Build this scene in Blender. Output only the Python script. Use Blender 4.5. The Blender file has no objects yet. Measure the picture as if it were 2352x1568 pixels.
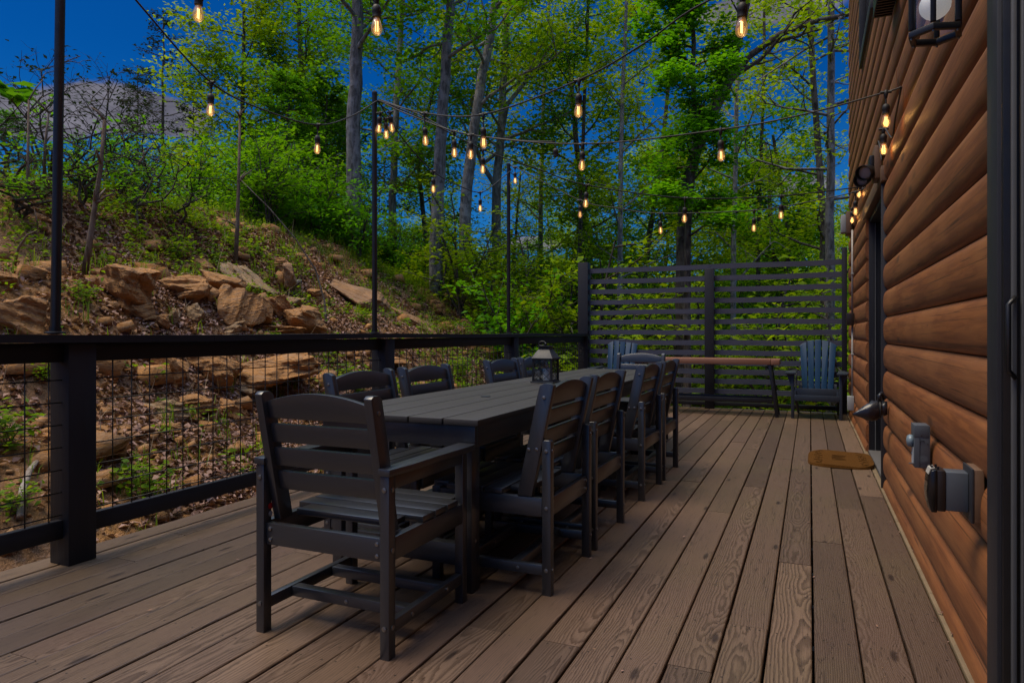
import bpy, bmesh, math, random
import numpy as np
from mathutils import Vector, Matrix
R_ = math.radians
S = bpy.context.scene
COL = S.collection
random.seed(7); rng = np.random.default_rng(7)

# ------------------------------------------------------------------ camera
H = 1.08; FPX = 1568.0; PSI = math.atan(684 / FPX)
cam_d = bpy.data.cameras.new('camera'); cam = bpy.data.objects.new('camera', cam_d); COL.objects.link(cam)
cam.location = (0, 0, H); cam.rotation_euler = (R_(90), 0, PSI)
cam_d.sensor_width = 36; cam_d.lens = 24; cam_d.shift_y = -19 / 2352
cam_d.clip_start = 0.05; cam_d.clip_end = 2000
S.camera = cam
FW = np.array([-math.sin(PSI), math.cos(PSI), 0]); RT = np.array([math.cos(PSI), math.sin(PSI), 0]); UP = np.array([0, 0, 1.])

# ------------------------------------------------------------------ world, sun, exposure
SUN_EL, SUN_AZ = 68, 238
W = bpy.data.worlds.new('World'); S.world = W; W.use_nodes = True
def build_world():
    nt = W.node_tree; N = nt.nodes; L = nt.links; N.clear()
    def nd(t, **k):
        n = N.new(t)
        for a, b in k.items(): setattr(n, a, b)
        return n
    def math_(op, a, b=None, c=None):
        n = nd('ShaderNodeMath', operation=op)
        for i, v in enumerate((a, b, c)):
            if v is None: continue
            if isinstance(v, (int, float)): n.inputs[i].default_value = v
            else: L.new(v, n.inputs[i])
        return n.outputs[0]
    out = nd('ShaderNodeOutputWorld'); bg = nd('ShaderNodeBackground'); bg.inputs['Strength'].default_value = 0.1
    L.new(bg.outputs[0], out.inputs[0])
    sky = nd('ShaderNodeTexSky', sky_type='NISHITA', sun_disc=False); sky.sun_elevation = R_(SUN_EL); sky.sun_rotation = R_(SUN_AZ)
    sky.air_density = 1.0; sky.dust_density = 0.3; sky.ozone_density = 4.0
    tint = nd('ShaderNodeMix', data_type='RGBA', blend_type='MULTIPLY'); tint.inputs['Factor'].default_value = 1
    L.new(sky.outputs[0], tint.inputs['A']); tint.inputs['B'].default_value = SKY_TINT
    tc = nd('ShaderNodeTexCoord'); sep = nd('ShaderNodeSeparateXYZ'); L.new(tc.outputs['Generated'], sep.inputs[0])
    X, Y, Z = sep.outputs
    # clouds: an added overhead layer out of view as soft fill light, and low banks near the horizon
    zz = math_('ADD', math_('MAXIMUM', Z, 0.0), 0.12)
    cmb = nd('ShaderNodeCombineXYZ'); L.new(math_('DIVIDE', X, zz), cmb.inputs[0]); L.new(math_('DIVIDE', Y, zz), cmb.inputs[1])
    n1 = nd('ShaderNodeTexNoise'); n1.inputs['Scale'].default_value = 1.1; n1.inputs['Detail'].default_value = 7; n1.inputs['Roughness'].default_value = .58
    L.new(cmb.outputs[0], n1.inputs['Vector'])
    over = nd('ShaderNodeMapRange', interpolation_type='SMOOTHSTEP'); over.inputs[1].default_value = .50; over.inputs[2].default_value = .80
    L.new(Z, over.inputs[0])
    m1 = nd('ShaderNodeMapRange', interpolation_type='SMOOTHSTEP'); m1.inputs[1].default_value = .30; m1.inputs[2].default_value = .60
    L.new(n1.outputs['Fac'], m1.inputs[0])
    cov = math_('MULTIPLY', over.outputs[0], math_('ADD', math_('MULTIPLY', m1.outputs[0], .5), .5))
    n2 = nd('ShaderNodeTexNoise'); n2.inputs['Scale'].default_value = 7.5; n2.inputs['Detail'].default_value = 6; n2.inputs['Roughness'].default_value = .55
    mp = nd('ShaderNodeMapping'); mp.inputs['Scale'].default_value = (1, 1, 2.6); L.new(tc.outputs['Generated'], mp.inputs[0]); L.new(mp.outputs[0], n2.inputs['Vector'])
    wob = math_('MULTIPLY', math_('SUBTRACT', n2.outputs['Fac'], .5), 1.25)
    bank = None
    for (px, py, rx, ry) in CLOUDS:
        v = FW + RT * (px - 1176) / FPX + UP * (765 - py) / FPX; v = v / np.linalg.norm(v)
        side = np.cross(v, UP); side /= np.linalg.norm(side); upv = np.cross(side, v)
        def dot(a):
            n = nd('ShaderNodeVectorMath', operation='DOT_PRODUCT'); L.new(tc.outputs['Generated'], n.inputs[0]); n.inputs[1].default_value = tuple(a); return n.outputs['Value']
        e = math_('SQRT', math_('ADD', math_('POWER', math_('DIVIDE', dot(side), rx), 2.0), math_('POWER', math_('DIVIDE', dot(upv), ry), 2.0)))
        e = math_('ADD', e, math_('MULTIPLY', math_('LESS_THAN', dot(v), 0.2), 9.0))
        q = math_('SUBTRACT', 1.0, math_('ADD', e, wob))
        r = nd('ShaderNodeMapRange', interpolation_type='SMOOTHSTEP'); r.inputs[1].default_value = 0; r.inputs[2].default_value = .22; L.new(q, r.inputs[0])
        bank = r.outputs[0] if bank is None else math_('MAXIMUM', bank, r.outputs[0])
    hz = nd('ShaderNodeMapRange', interpolation_type='SMOOTHSTEP'); L.new(Z, hz.inputs[0]); hz.inputs[1].default_value = 0.02; hz.inputs[2].default_value = .36; hz.inputs[3].default_value = .75; hz.inputs[4].default_value = 0
    mh = nd('ShaderNodeMix', data_type='RGBA'); L.new(hz.outputs[0], mh.inputs['Factor']); L.new(tint.outputs['Result'], mh.inputs['A']); mh.inputs['B'].default_value = SKY_LOW; tint = mh
    mixc = nd('ShaderNodeMix', data_type='RGBA'); L.new(cov, mixc.inputs['Factor']); L.new(tint.outputs['Result'], mixc.inputs['A']); mixc.inputs['B'].default_value = CLOUD_FILL
    mixb = nd('ShaderNodeMix', data_type='RGBA'); L.new(bank, mixb.inputs['Factor']); L.new(mixc.outputs['Result'], mixb.inputs['A'])
    cb = nd('ShaderNodeMix', data_type='RGBA'); n3 = nd('ShaderNodeTexNoise'); n3.inputs['Scale'].default_value = 9; n3.inputs['Detail'].default_value = 7; n3.inputs['Roughness'].default_value = .6; L.new(mp.outputs[0], n3.inputs['Vector'])
    cr = nd('ShaderNodeMapRange'); cr.inputs[1].default_value = .36; cr.inputs[2].default_value = .66; L.new(n3.outputs['Fac'], cr.inputs[0]); L.new(cr.outputs[0], cb.inputs['Factor']); cb.inputs['A'].default_value = CLOUD_SHADE; cb.inputs['B'].default_value = CLOUD_BANK; L.new(cb.outputs['Result'], mixb.inputs['B'])
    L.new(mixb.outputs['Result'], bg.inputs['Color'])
SKY_LOW = (0.25, 2.0, 5.2, 1)
SKY_TINT = (0.006, 0.30, 0.72, 1)
CLOUD_FILL = (9.0, 11.4, 16.5, 1)  # unseen overhead cloud, made bright to fill the scene with light
CLOUD_SHADE = (1.15, 1.15, 1.55, 1)
CLOUD_BANK = (2.3, 2.2, 2.7, 1)
CLOUDS = [(30, 268, .10, .024), (180, 262, .10, .022), (320, 252, .10, .032), (1800, 25, .09, .018), (1830, 425, .05, .014), (1690, 30, .05, .016), (600, 440, .05, .012), (1240, 560, .06, .012)]
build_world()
sun_d = bpy.data.lights.new('sun', 'SUN'); sun = bpy.data.objects.new('sun', sun_d); COL.objects.link(sun)
sun_d.energy = 3.3; sun_d.angle = R_(35); sun_d.color = (1, .82, .56)
az = R_(SUN_AZ); sv = Vector((math.sin(az) * math.cos(R_(SUN_EL)), math.cos(az) * math.cos(R_(SUN_EL)), math.sin(R_(SUN_EL))))
sun.rotation_euler = (-sv).to_track_quat('-Z', 'Y').to_euler()
S.view_settings.view_transform = 'Standard'; S.view_settings.look = 'None'; S.view_settings.exposure = 0; S.view_settings.gamma = 1
S.cycles.use_denoising = True
S.cycles.max_bounces = 6; S.cycles.diffuse_bounces = 3; S.cycles.glossy_bounces = 3; S.cycles.transmission_bounces = 4; S.cycles.transparent_max_bounces = 16
S.cycles.caustics_reflective = False; S.cycles.caustics_refractive = False

# ------------------------------------------------------------------ measuring helpers (pixel of the 2352-wide view to a point at a true depth)
def ray(px, py): return FW + RT * (px - 1176) / FPX + UP * (765 - py) / FPX
def at_d(px, py, d): return np.array([0, 0, H]) + ray(px, py) * d
def on_line(a, b, px, py):
    v = ray(px, py); a = np.array(a[:2]); e = np.array(b[:2]) - a
    s, t = np.linalg.solve(np.array([[v[0], -e[0]], [v[1], -e[1]]]), a)
    q = a + t * e; return np.array([q[0], q[1], H + s * v[2]])

# ------------------------------------------------------------------ mesh helpers
def mesh_np(name, V, F, mat, parent=None, smooth=False, loc=None):
    me = bpy.data.meshes.new(name); V = np.asarray(V, dtype=np.float32); F = np.asarray(F, dtype=np.int32); n = F.shape[1]
    if parent is not None: V = V - np.array(base_of(parent), dtype=np.float32)
    elif loc is not None: V = V - np.array(loc, dtype=np.float32)
    me.vertices.add(len(V)); me.vertices.foreach_set('co', V.ravel())
    me.loops.add(F.size); me.loops.foreach_set('vertex_index', F.ravel())
    me.polygons.add(len(F)); me.polygons.foreach_set('loop_start', np.arange(0, F.size, n, dtype=np.int32))
    me.update(calc_edges=True); me.validate()
    if smooth: me.polygons.foreach_set('use_smooth', np.ones(len(me.polygons), dtype=bool))
    me.materials.append(mat)
    o = bpy.data.objects.new(name, me); COL.objects.link(o)
    if parent is not None: o.parent = parent
    elif loc is not None: o.location = loc
    return o
def base_of(o):
    v = Vector((0, 0, 0))
    while o is not None: v = v + Vector(o.location); o = o.parent
    return v
class MB:
    def __init__(s): s.v = []; s.f = []; s.ch = []
    def add(s, V, F):
        b = len(s.v); s.ch.append((b, len(s.f))); s.v += [tuple(map(float, p)) for p in V]; s.f += [tuple(i + b for i in f) for f in F]; return s
    def box(s, x0, x1, y0, y1, z0, z1):
        return s.add([(x0,y0,z0),(x1,y0,z0),(x1,y1,z0),(x0,y1,z0),(x0,y0,z1),(x1,y0,z1),(x1,y1,z1),(x0,y1,z1)],
                     [(3,2,1,0),(4,5,6,7),(0,1,5,4),(1,2,6,5),(2,3,7,6),(3,0,4,7)])
    def prism(s, poly, axis, a, b):
        """poly: 2-D outline in the plane normal to axis; extruded from a to b"""
        n = len(poly)
        def p3(p, t): return {'x': (t, p[0], p[1]), 'y': (p[0], t, p[1]), 'z': (p[0], p[1], t)}[axis]
        V = [p3(p, a) for p in poly] + [p3(p, b) for p in poly]
        return s.add(V, [tuple(range(n))[::-1], tuple(range(n, 2 * n))] + [(i, (i + 1) % n, n + (i + 1) % n, n + i) for i in range(n)])
    def beam(s, p, q, w, h, up=(0, 0, 1)):
        p = Vector(p); q = Vector(q); d = (q - p).normalized(); u = Vector(up); sd = d.cross(u)
        if sd.length < 1e-4: sd = d.cross(Vector((1, 0, 0)))
        sd.normalize(); u = sd.cross(d)
        c = [(-1,-1),(1,-1),(1,1),(-1,1)]
        V = [p + sd * (a * w / 2) + u * (b * h / 2) for a, b in c] + [q + sd * (a * w / 2) + u * (b * h / 2) for a, b in c]
        return s.add(V, [(3,2,1,0),(4,5,6,7),(0,1,5,4),(1,2,6,5),(2,3,7,6),(3,0,4,7)])
    def tube(s, pts, rad, n=8, caps=True):
        pts = [Vector(p) for p in pts]; m = len(pts)
        rad = rad if hasattr(rad, '__len__') else [rad] * m
        V = []; ref = None
        for i, p in enumerate(pts):
            t = (pts[min(i + 1, m - 1)] - pts[max(i - 1, 0)]).normalized()
            if ref is None: ref = Vector((1, 0, 0)) if abs(t.x) < .9 else Vector((0, 1, 0))
            a = (ref - t * ref.dot(t)).normalized(); b = t.cross(a); ref = a
            V += [p + a * (rad[i] * math.cos(2 * math.pi * k / n)) + b * (rad[i] * math.sin(2 * math.pi * k / n)) for k in range(n)]
        F = [(i * n + k, i * n + (k + 1) % n, (i + 1) * n + (k + 1) % n, (i + 1) * n + k) for i in range(m - 1) for k in range(n)]
        if caps: F += [tuple(range(n))[::-1], tuple(range((m - 1) * n, m * n))]
        return s.add(V, F)
    def lathe(s, prof, c=(0, 0, 0), n=16, axis='z'):
        V = []
        for r, z in prof:
            for k in range(n):
                a = 2 * math.pi * k / n; x, y = r * math.cos(a), r * math.sin(a)
                p = {'z': (x, y, z), 'x': (z, x, y), 'y': (y, z, x)}[axis]
                V.append((c[0] + p[0], c[1] + p[1], c[2] + p[2]))
        m = len(prof)
        F = [(i * n + k, i * n + (k + 1) % n, (i + 1) * n + (k + 1) % n, (i + 1) * n + k) for i in range(m - 1) for k in range(n)]
        F += [tuple(range(n))[::-1], tuple(range((m - 1) * n, m * n))]
        return s.add(V, F)
    def build_each(s, name, mat, parent):
        for k, (b, f) in enumerate(s.ch):
            e, g_ = s.ch[k + 1] if k + 1 < len(s.ch) else (len(s.v), len(s.f)); q = MB(); q.v = s.v[b:e]; q.f = [tuple(i - b for i in fc) for fc in s.f[f:g_]]; q.build(name, mat, parent)
    def build(s, name, mat, parent=None, bevel=0, seg=2, smooth=False, loc=None, auto=None):
        bm = bmesh.new(); vs = [bm.verts.new(p) for p in s.v]
        for f in s.f:
            try: bm.faces.new([vs[i] for i in f])
            except ValueError: pass
        bmesh.ops.recalc_face_normals(bm, faces=bm.faces)
        off = base_of(parent) if parent is not None else (Vector(loc) if loc is not None else Vector((0, 0, 0)))
        bmesh.ops.translate(bm, verts=bm.verts, vec=-off)
        if bevel:
            ed = [e for e in bm.edges if len(e.link_faces) == 2 and e.calc_face_angle(0) > R_(25)]
            bmesh.ops.bevel(bm, geom=ed, offset=bevel, segments=seg, profile=.5, affect='EDGES', clamp_overlap=True)
        me = bpy.data.meshes.new(name); bm.to_mesh(me); bm.free(); me.materials.append(mat)
        if smooth or bevel or auto:
            me.polygons.foreach_set('use_smooth', [True] * len(me.polygons))
            if not smooth:
                bm = bmesh.new(); bm.from_mesh(me)
                for e in bm.edges:
                    if len(e.link_faces) == 2 and e.calc_face_angle(0) > R_(auto or 40): e.smooth = False
                bm.to_mesh(me); bm.free()
        o = bpy.data.objects.new(name, me); COL.objects.link(o)
        if parent is not None: o.parent = parent
        elif loc is not None: o.location = loc
        return o
def tag(o, label=None, cat=None, group=None, kind=None):
    if label: o['label'] = label
    if cat: o['category'] = cat
    if group: o['group'] = group
    if kind: o['kind'] = kind
    return o
def thing(name, label, cat, loc=(0, 0, 0), group=None):
    o = bpy.data.objects.new(name, None); COL.objects.link(o); o.location = loc; o.empty_display_size = .1
    return tag(o, label, cat, group)
def struct(o): o['kind'] = 'structure'; return o
def stuff(o): o['kind'] = 'stuff'; return o
def dup(root, loc=None, rz=None, label=None, scale=None, group=None):
    r = root.copy(); COL.objects.link(r)
    if loc is not None: r.location = loc
    if rz is not None: r.rotation_euler = (r.rotation_euler[0], r.rotation_euler[1], rz)
    if scale is not None: r.scale = (scale,) * 3 if isinstance(scale, (int, float)) else scale
    if label: r['label'] = label
    if group: r['group'] = group
    for ch in list(root.children):
        c = ch.copy(); COL.objects.link(c); c.parent = r
        for g in list(ch.children):
            e = g.copy(); COL.objects.link(e); e.parent = c
    return r

# ------------------------------------------------------------------ value noise in numpy
_perm = np.random.default_rng(3).random((256, 256))
def vnoise(x, y):
    xi = np.floor(x).astype(int); yi = np.floor(y).astype(int); fx = x - xi; fy = y - yi
    fx = fx * fx * (3 - 2 * fx); fy = fy * fy * (3 - 2 * fy)
    g = lambda a, b: _perm[a % 256, b % 256]
    return (g(xi, yi) * (1 - fx) + g(xi + 1, yi) * fx) * (1 - fy) + (g(xi, yi + 1) * (1 - fx) + g(xi + 1, yi + 1) * fx) * fy - .5
def fbm(x, y, o=4):
    t = 0; a = 1.
    for i in range(o): t = t + a * vnoise(x * 2 ** i + 17.3 * i, y * 2 ** i + 9.1 * i); a *= .5
    return t

# ------------------------------------------------------------------ materials
class G:
    """small node-graph helper"""
    def __init__(s, name):
        s.m = bpy.data.materials.new(name); s.m.use_nodes = True; s.nt = s.m.node_tree; s.N = s.nt.nodes; s.L = s.nt.links
        s.b = s.N['Principled BSDF']; s.out = s.N['Material Output']
    def n(s, t, ins=None, **k):
        n = s.N.new(t)
        for a, b in k.items(): setattr(n, a, b)
        for a, v in (ins or {}).items(): s.set(n.inputs[a], v)
        return n
    def set(s, i, v):
        if hasattr(v, 'links'): s.L.new(v, i)
        else: i.default_value = v
    def math(s, op, a, b=None, c=None):
        n = s.N.new('ShaderNodeMath'); n.operation = op
        for i, v in enumerate((a, b, c)):
            if v is not None: s.set(n.inputs[i], v)
        return n.outputs[0]
    def mapr(s, v, a, b, c=0., d=1., smooth=True):
        n = s.n('ShaderNodeMapRange', {0: v, 1: a, 2: b, 3: c, 4: d}); n.interpolation_type = 'SMOOTHSTEP' if smooth else 'LINEAR'; return n.outputs[0]
    def mix(s, f, a, b, blend='MIX'):
        n = s.n('ShaderNodeMix', data_type='RGBA', blend_type=blend); s.set(n.inputs['Factor'], f); s.set(n.inputs['A'], a); s.set(n.inputs['B'], b); return n.outputs['Result']
    def noise(s, vec, scale, detail=3, rough=.5, dist=0, dims='3D'):
        n = s.n('ShaderNodeTexNoise', {'Scale': scale, 'Detail': detail, 'Roughness': rough, 'Distortion': dist}); s.L.new(vec, n.inputs['Vector']); return n.outputs['Fac']
    def scaled(s, vec, sc):
        n = s.n('ShaderNodeVectorMath', {0: vec, 1: sc}, operation='MULTIPLY'); return n.outputs[0]
    def obj(s): return s.n('ShaderNodeTexCoord').outputs['Object']
    def pos(s): return s.n('ShaderNodeNewGeometry').outputs['Position']
    def island(s): return s.n('ShaderNodeNewGeometry').outputs['Random Per Island']
    def bump(s, h, strength=.3, dist=.002):
        n = s.n('ShaderNodeBump', {'Strength': strength, 'Distance': dist, 'Height': h}); s.L.new(n.outputs[0], s.b.inputs['Normal'])
    def fin(s, col, rough=.6, metal=0, spec=.5, coat=0):
        s.set(s.b.inputs['Base Color'], col); s.set(s.b.inputs['Roughness'], rough); s.b.inputs['Metallic'].default_value = metal
        s.b.inputs['Specular IOR Level'].default_value = spec; s.b.inputs['Coat Weight'].default_value = coat; return s.m
def C(r, g, b): return (r, g, b, 1)
AX = {'x': (.10, 1, 1), 'y': (1, .10, 1), 'z': (1, 1, .10)}
def grainy(name, axis, ca, cb, rough=.5, fine=60, bump=.25, spec=.5, wear=None, dist=.002):
    g = G(name); o = g.obj(); v = g.scaled(o, AX[axis])
    f = g.noise(v, fine, 5, .6, .4); b = g.noise(o, 3.0, 3)
    c = g.mix(g.math('MULTIPLY_ADD', f, .8, g.math('MULTIPLY', b, .4)), ca, cb)
    if wear is not None:
        w = g.mapr(g.noise(v, 14, 6, .7), .62, .72); c = g.mix(g.math('MULTIPLY', w, .5), c, wear)
    g.bump(f, bump, dist); return g.fin(c, g.math('MULTIPLY_ADD', f, .18, rough - .09), 0, spec)
def plain(name, col, rough=.5, metal=0, spec=.5, var=.25, scale=20, bump=0):
    g = G(name); f = g.noise(g.obj(), scale, 4)
    c = g.mix(f, C(*[x * (1 - var) for x in col]), C(*[x * (1 + var) for x in col]))
    if bump: g.bump(f, bump, .002)
    return g.fin(c, g.math('MULTIPLY_ADD', f, .16, rough - .08), metal, spec)
PL = {a: grainy('charcoal_poly_' + a, a, C(.0130, .0150, .0200), C(.0245, .0270, .0345), .34, 70, .22, .95) for a in 'xyz'}
PT = grainy('charcoal_table_top', 'y', C(0.0312, 0.02928, 0.0286), C(0.048, 0.04392, 0.0416), .5, 60, .15)
BW = {a: grainy('black_stained_wood_' + a, a, C(0.006875, 0.007425, 0.01088), C(0.01562, 0.0162, 0.02208), .52, 40, .5, .4, C(0.0625, 0.06075, 0.0672), .003) for a in 'xyz'}
BSLAT = grainy('dark_stained_slat', 'x', C(0.03864, 0.043, 0.0649), C(0.08464, 0.09, 0.1298), .55, 34, .5, .4, C(0.0138, 0.01375, 0.0177), .003)
NAVY = grainy('navy_poly', 'z', C(.003, .030, .080), C(.005, .040, .105), .5, 70, .15, .3)
NAVY_SHADED = grainy('shaded_navy_poly', 'z', C(.016, .024, .036), C(.026, .036, .052), .45, 70, .15)  # shaded copy of the same navy plastic, the shade put into its colour
BLACK = plain('black_metal', (.010, .010, .012), .38, 0, .5)
WIRE = plain('black_wire', (.012, .011, .011), .5)
STEEL = plain('bolt_steel', (.26, .25, .235), .35, .9, .5, .1)
GREYBOX = plain('grey_box_paint', (.075, .088, .108), .45, 0, .5, .08)
GREYLT = plain('pale_grey_plastic', (.30, .32, .33), .5, 0, .5, .08)
RUBBER = plain('black_rubber', (.012, .011, .011), .6)
BROWNBLK = plain('dark_brown_box', (.018, .012, .010), .4)
WHITEGL = plain('frosted_white_glass', (.80, .79, .76), .35, 0, .5, .03)
WHITEGL.node_tree.nodes['Principled BSDF'].inputs['Emission Color'].default_value = (1, .97, .94, 1); WHITEGL.node_tree.nodes['Principled BSDF'].inputs['Emission Strength'].default_value = .24
WAX = plain('cream_wax', (.78, .75, .70), .6, 0, .4, .05)
VINYL = plain('grey_vinyl', (.12, .125, .13), .45, 0, .5, .05)
TRIM = grainy('blue_black_trim', 'z', C(0.0165, 0.0176, 0.0231), C(0.0275, 0.02915, 0.0363), .5, 40, .3)
BROWNTRIM = grainy('brown_trim', 'y', C(.10, .058, .034), C(.17, .10, .060), .5, 40, .3)
COUNTER = grainy('stained_counter_wood', 'x', C(.17, .075, .045), C(.30, .15, .095), .38, 30, .3, .5)
FABRIC = plain('black_vinyl_cover', (.016, .018, .026), .32, 0, .6, .3, 60, .6)
REDTAG = plain('red_sticker', (.45, .012, .015), .4)
WHITETAG = plain('pale_sticker', (.35, .36, .40), .4)
def glass(name, tint, gl=.12, rough=.02):
    g = G(name); g.N.remove(g.b); t = g.n('ShaderNodeBsdfTransparent', {'Color': tint}); gs = g.n('ShaderNodeBsdfGlossy', {'Roughness': rough})
    lw = g.n('ShaderNodeLayerWeight', {'Blend': .35}); f = g.math('MULTIPLY_ADD', lw.outputs['Facing'], .55, gl * .4)
    mx = g.n('ShaderNodeMixShader'); g.L.new(f, mx.inputs[0]); g.L.new(t.outputs[0], mx.inputs[1]); g.L.new(gs.outputs[0], mx.inputs[2]); g.L.new(mx.outputs[0], g.out.inputs[0]); return g.m
def bulb_glass():
    g = G('amber_bulb_glass'); g.N.remove(g.b); t = g.n('ShaderNodeBsdfTransparent', {'Color': C(.90, .74, .52)}); gs = g.n('ShaderNodeBsdfGlossy', {'Roughness': .08}); em = g.n('ShaderNodeEmission', {'Color': C(1., .50, .16), 'Strength': .11})
    lw = g.n('ShaderNodeLayerWeight', {'Blend': .4}); mx = g.n('ShaderNodeMixShader'); g.L.new(g.math('MULTIPLY_ADD', lw.outputs['Facing'], .45, .04), mx.inputs[0]); g.L.new(t.outputs[0], mx.inputs[1]); g.L.new(gs.outputs[0], mx.inputs[2])
    ad = g.n('ShaderNodeAddShader'); g.L.new(mx.outputs[0], ad.inputs[0]); g.L.new(em.outputs[0], ad.inputs[1]); g.L.new(ad.outputs[0], g.out.inputs[0]); return g.m
BULBGL = bulb_glass(); PANE = glass('clear_pane', C(.95, .96, .96), .03)
def dark_glass():
    return plain('dark_window_glass', (.006, .007, .009), .06, 0, .8, .1)
DGLASS = dark_glass()
def emit(name, col, st):
    g = G(name); g.N.remove(g.b); e = g.n('ShaderNodeEmission', {'Color': col, 'Strength': st}); g.L.new(e.outputs[0], g.out.inputs[0]); return g.m
FILA = emit('glowing_filament', C(1, .62, .28), 4)

def deck_mat():
    g = G('weathered_pine_boards'); uv = g.n('ShaderNodeUVMap', uv_map='UVMap').outputs[0]
    at = g.n('ShaderNodeAttribute', attribute_name='brnd'); rs = g.n('ShaderNodeSeparateColor'); g.L.new(at.outputs['Color'], rs.inputs[0]); r0, r1, r2 = rs.outputs
    su = g.n('ShaderNodeSeparateXYZ', {0: uv}); u, v = su.outputs[0], su.outputs[1]
    cv = g.n('ShaderNodeCombineXYZ', {0: g.math('MULTIPLY', r0, 70.), 1: g.math('MULTIPLY', v, 1.0), 2: g.math('MULTIPLY', r1, 70.)}).outputs[0]
    w1 = g.math('MULTIPLY', g.math('SUBTRACT', g.noise(cv, .8, 2), .5), .05)
    w2 = g.math('MULTIPLY', g.math('SUBTRACT', g.noise(g.scaled(cv, (1.7, 1, 1.3)), 1.15, 2), .5), .11)
    c2 = g.n('ShaderNodeCombineXYZ', {0: g.math('MULTIPLY_ADD', u, 9., g.math('MULTIPLY', r0, 40.)), 1: g.math('MULTIPLY', v, 1.5), 2: r2}).outputs[0]
    w3 = g.math('MULTIPLY', g.math('SUBTRACT', g.noise(c2, 3., 4, .6), .5), .020)
    # knots
    ck = g.n('ShaderNodeCombineXYZ', {0: g.math('MULTIPLY_ADD', u, 3.2, g.math('MULTIPLY', r1, 31.)), 1: g.math('MULTIPLY', v, .80), 2: 0.}).outputs[0]
    vo = g.n('ShaderNodeTexVoronoi', {'Scale': 1.0, 'Randomness': 1.0}, voronoi_dimensions='2D'); g.L.new(ck, vo.inputs['Vector']); kd = vo.outputs['Distance']
    kn = g.mapr(kd, .0, .22, 1., 0.)
    h = g.math('ADD', g.math('MULTIPLY_ADD', r1, .07, .004), w2)
    uu = g.math('ADD', g.math('SUBTRACT', u, g.math('MULTIPLY', g.math('SUBTRACT', r0, .5), .30)), w1)
    r = g.math('SQRT', g.math('ADD', g.math('MULTIPLY', uu, uu), g.math('MULTIPLY', h, h)))
    r = g.math('ADD', g.math('ADD', r, w3), g.math('MULTIPLY', kn, .028))
    fr = g.math('FRACT', g.math('DIVIDE', r, g.math('MULTIPLY_ADD', r2, .004, .0062)))
    ring = g.math('MULTIPLY', g.mapr(fr, .25, .86), g.mapr(fr, .93, 1., 1., 0.))
    fib = g.noise(g.n('ShaderNodeCombineXYZ', {0: g.math('MULTIPLY', u, 220.), 1: g.math('MULTIPLY', v, 5.), 2: g.math('MULTIPLY', r0, 50.)}).outputs[0], 1.0, 3, .7)
    p = g.pos(); big = g.noise(p, .8, 4, .6); big2 = g.noise(p, 2.7, 4, .6)
    bv = g.math('MULTIPLY_ADD', g.math('FRACT', g.math('MULTIPLY', g.math('ADD', r0, r1), 7.3)), .40, .80)
    light = g.mix(r2, C(0.1026, 0.06338, 0.0461), C(0.1711, 0.1102, 0.07388)); light = g.mix(g.math('MULTIPLY', g.mapr(big, .40, .66), .5), g.mix(0.0, light, light), C(0.1254, 0.09096, 0.04728))
    dark = g.mix(r1, C(0.03647, 0.02205, 0.01536), C(0.05776, 0.03445, 0.02246))
    c = g.mix(g.math('MULTIPLY', ring, g.math('MULTIPLY_ADD', r0, .35, .5)), light, dark)
    c = g.mix(g.math('MULTIPLY', g.mapr(fib, .50, .72), .42), c, dark)
    c = g.mix(g.mapr(kd, .018, .050, .9, 0.), c, C(0.0228, 0.01172, 0.007092))
    st = g.mapr(g.noise(g.scaled(p, (1, .35, 1)), 5, 5, .7), .64, .74); c = g.mix(g.math('MULTIPLY', st, .45), c, C(0.04181, 0.02755, 0.01655))
    grm = g.mapr(g.noise(p, 42, 3, .6), .70, .78); c = g.mix(g.math('MULTIPLY', grm, .55), c, C(0.0342, 0.02067, 0.01301))
    # screw heads, two at every joist
    jv = g.math('ABSOLUTE', g.math('SUBTRACT', g.math('FRACT', g.math('DIVIDE', v, .406)), .5)); jv = g.math('MULTIPLY', jv, .406)
    ju = g.math('SUBTRACT', g.math('ABSOLUTE', u), g.math('MULTIPLY_ADD', r2, .008, .038))
    cr = g.noise(g.n('ShaderNodeCombineXYZ', {0: g.math('MULTIPLY', u, 26.), 1: g.math('MULTIPLY', v, 1.1), 2: g.math('MULTIPLY', r1, 80.)}).outputs[0], 1.0, 3, .6, 0)
    c = g.mix(g.mapr(g.math('ABSOLUTE', g.math('SUBTRACT', cr, .5)), .002, .007, .7, 0.), c, C(0.0228, 0.01378, 0.008868))
    jd = g.math('SQRT', g.math('ADD', g.math('MULTIPLY', ju, ju), g.math('MULTIPLY', jv, jv)))
    c = g.mix(g.mapr(jd, .0032, .0048, .92, 0.), c, C(0.0152, 0.009645, 0.007092))
    c = g.mix(1., c, g.n('ShaderNodeCombineColor', {0: bv, 1: bv, 2: bv}).outputs[0], 'MULTIPLY')
    hh = g.math('SUBTRACT', g.math('MULTIPLY', ring, -.5), g.mapr(jd, .003, .005, 1.2, 0.)); hh = g.math('SUBTRACT', hh, g.math('MULTIPLY', fib, .5))
    g.bump(hh, .30, .0015)
    return g.fin(c, g.math('MULTIPLY_ADD', ring, -.12, .52), 0, .5)
DECK = deck_mat()

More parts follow.
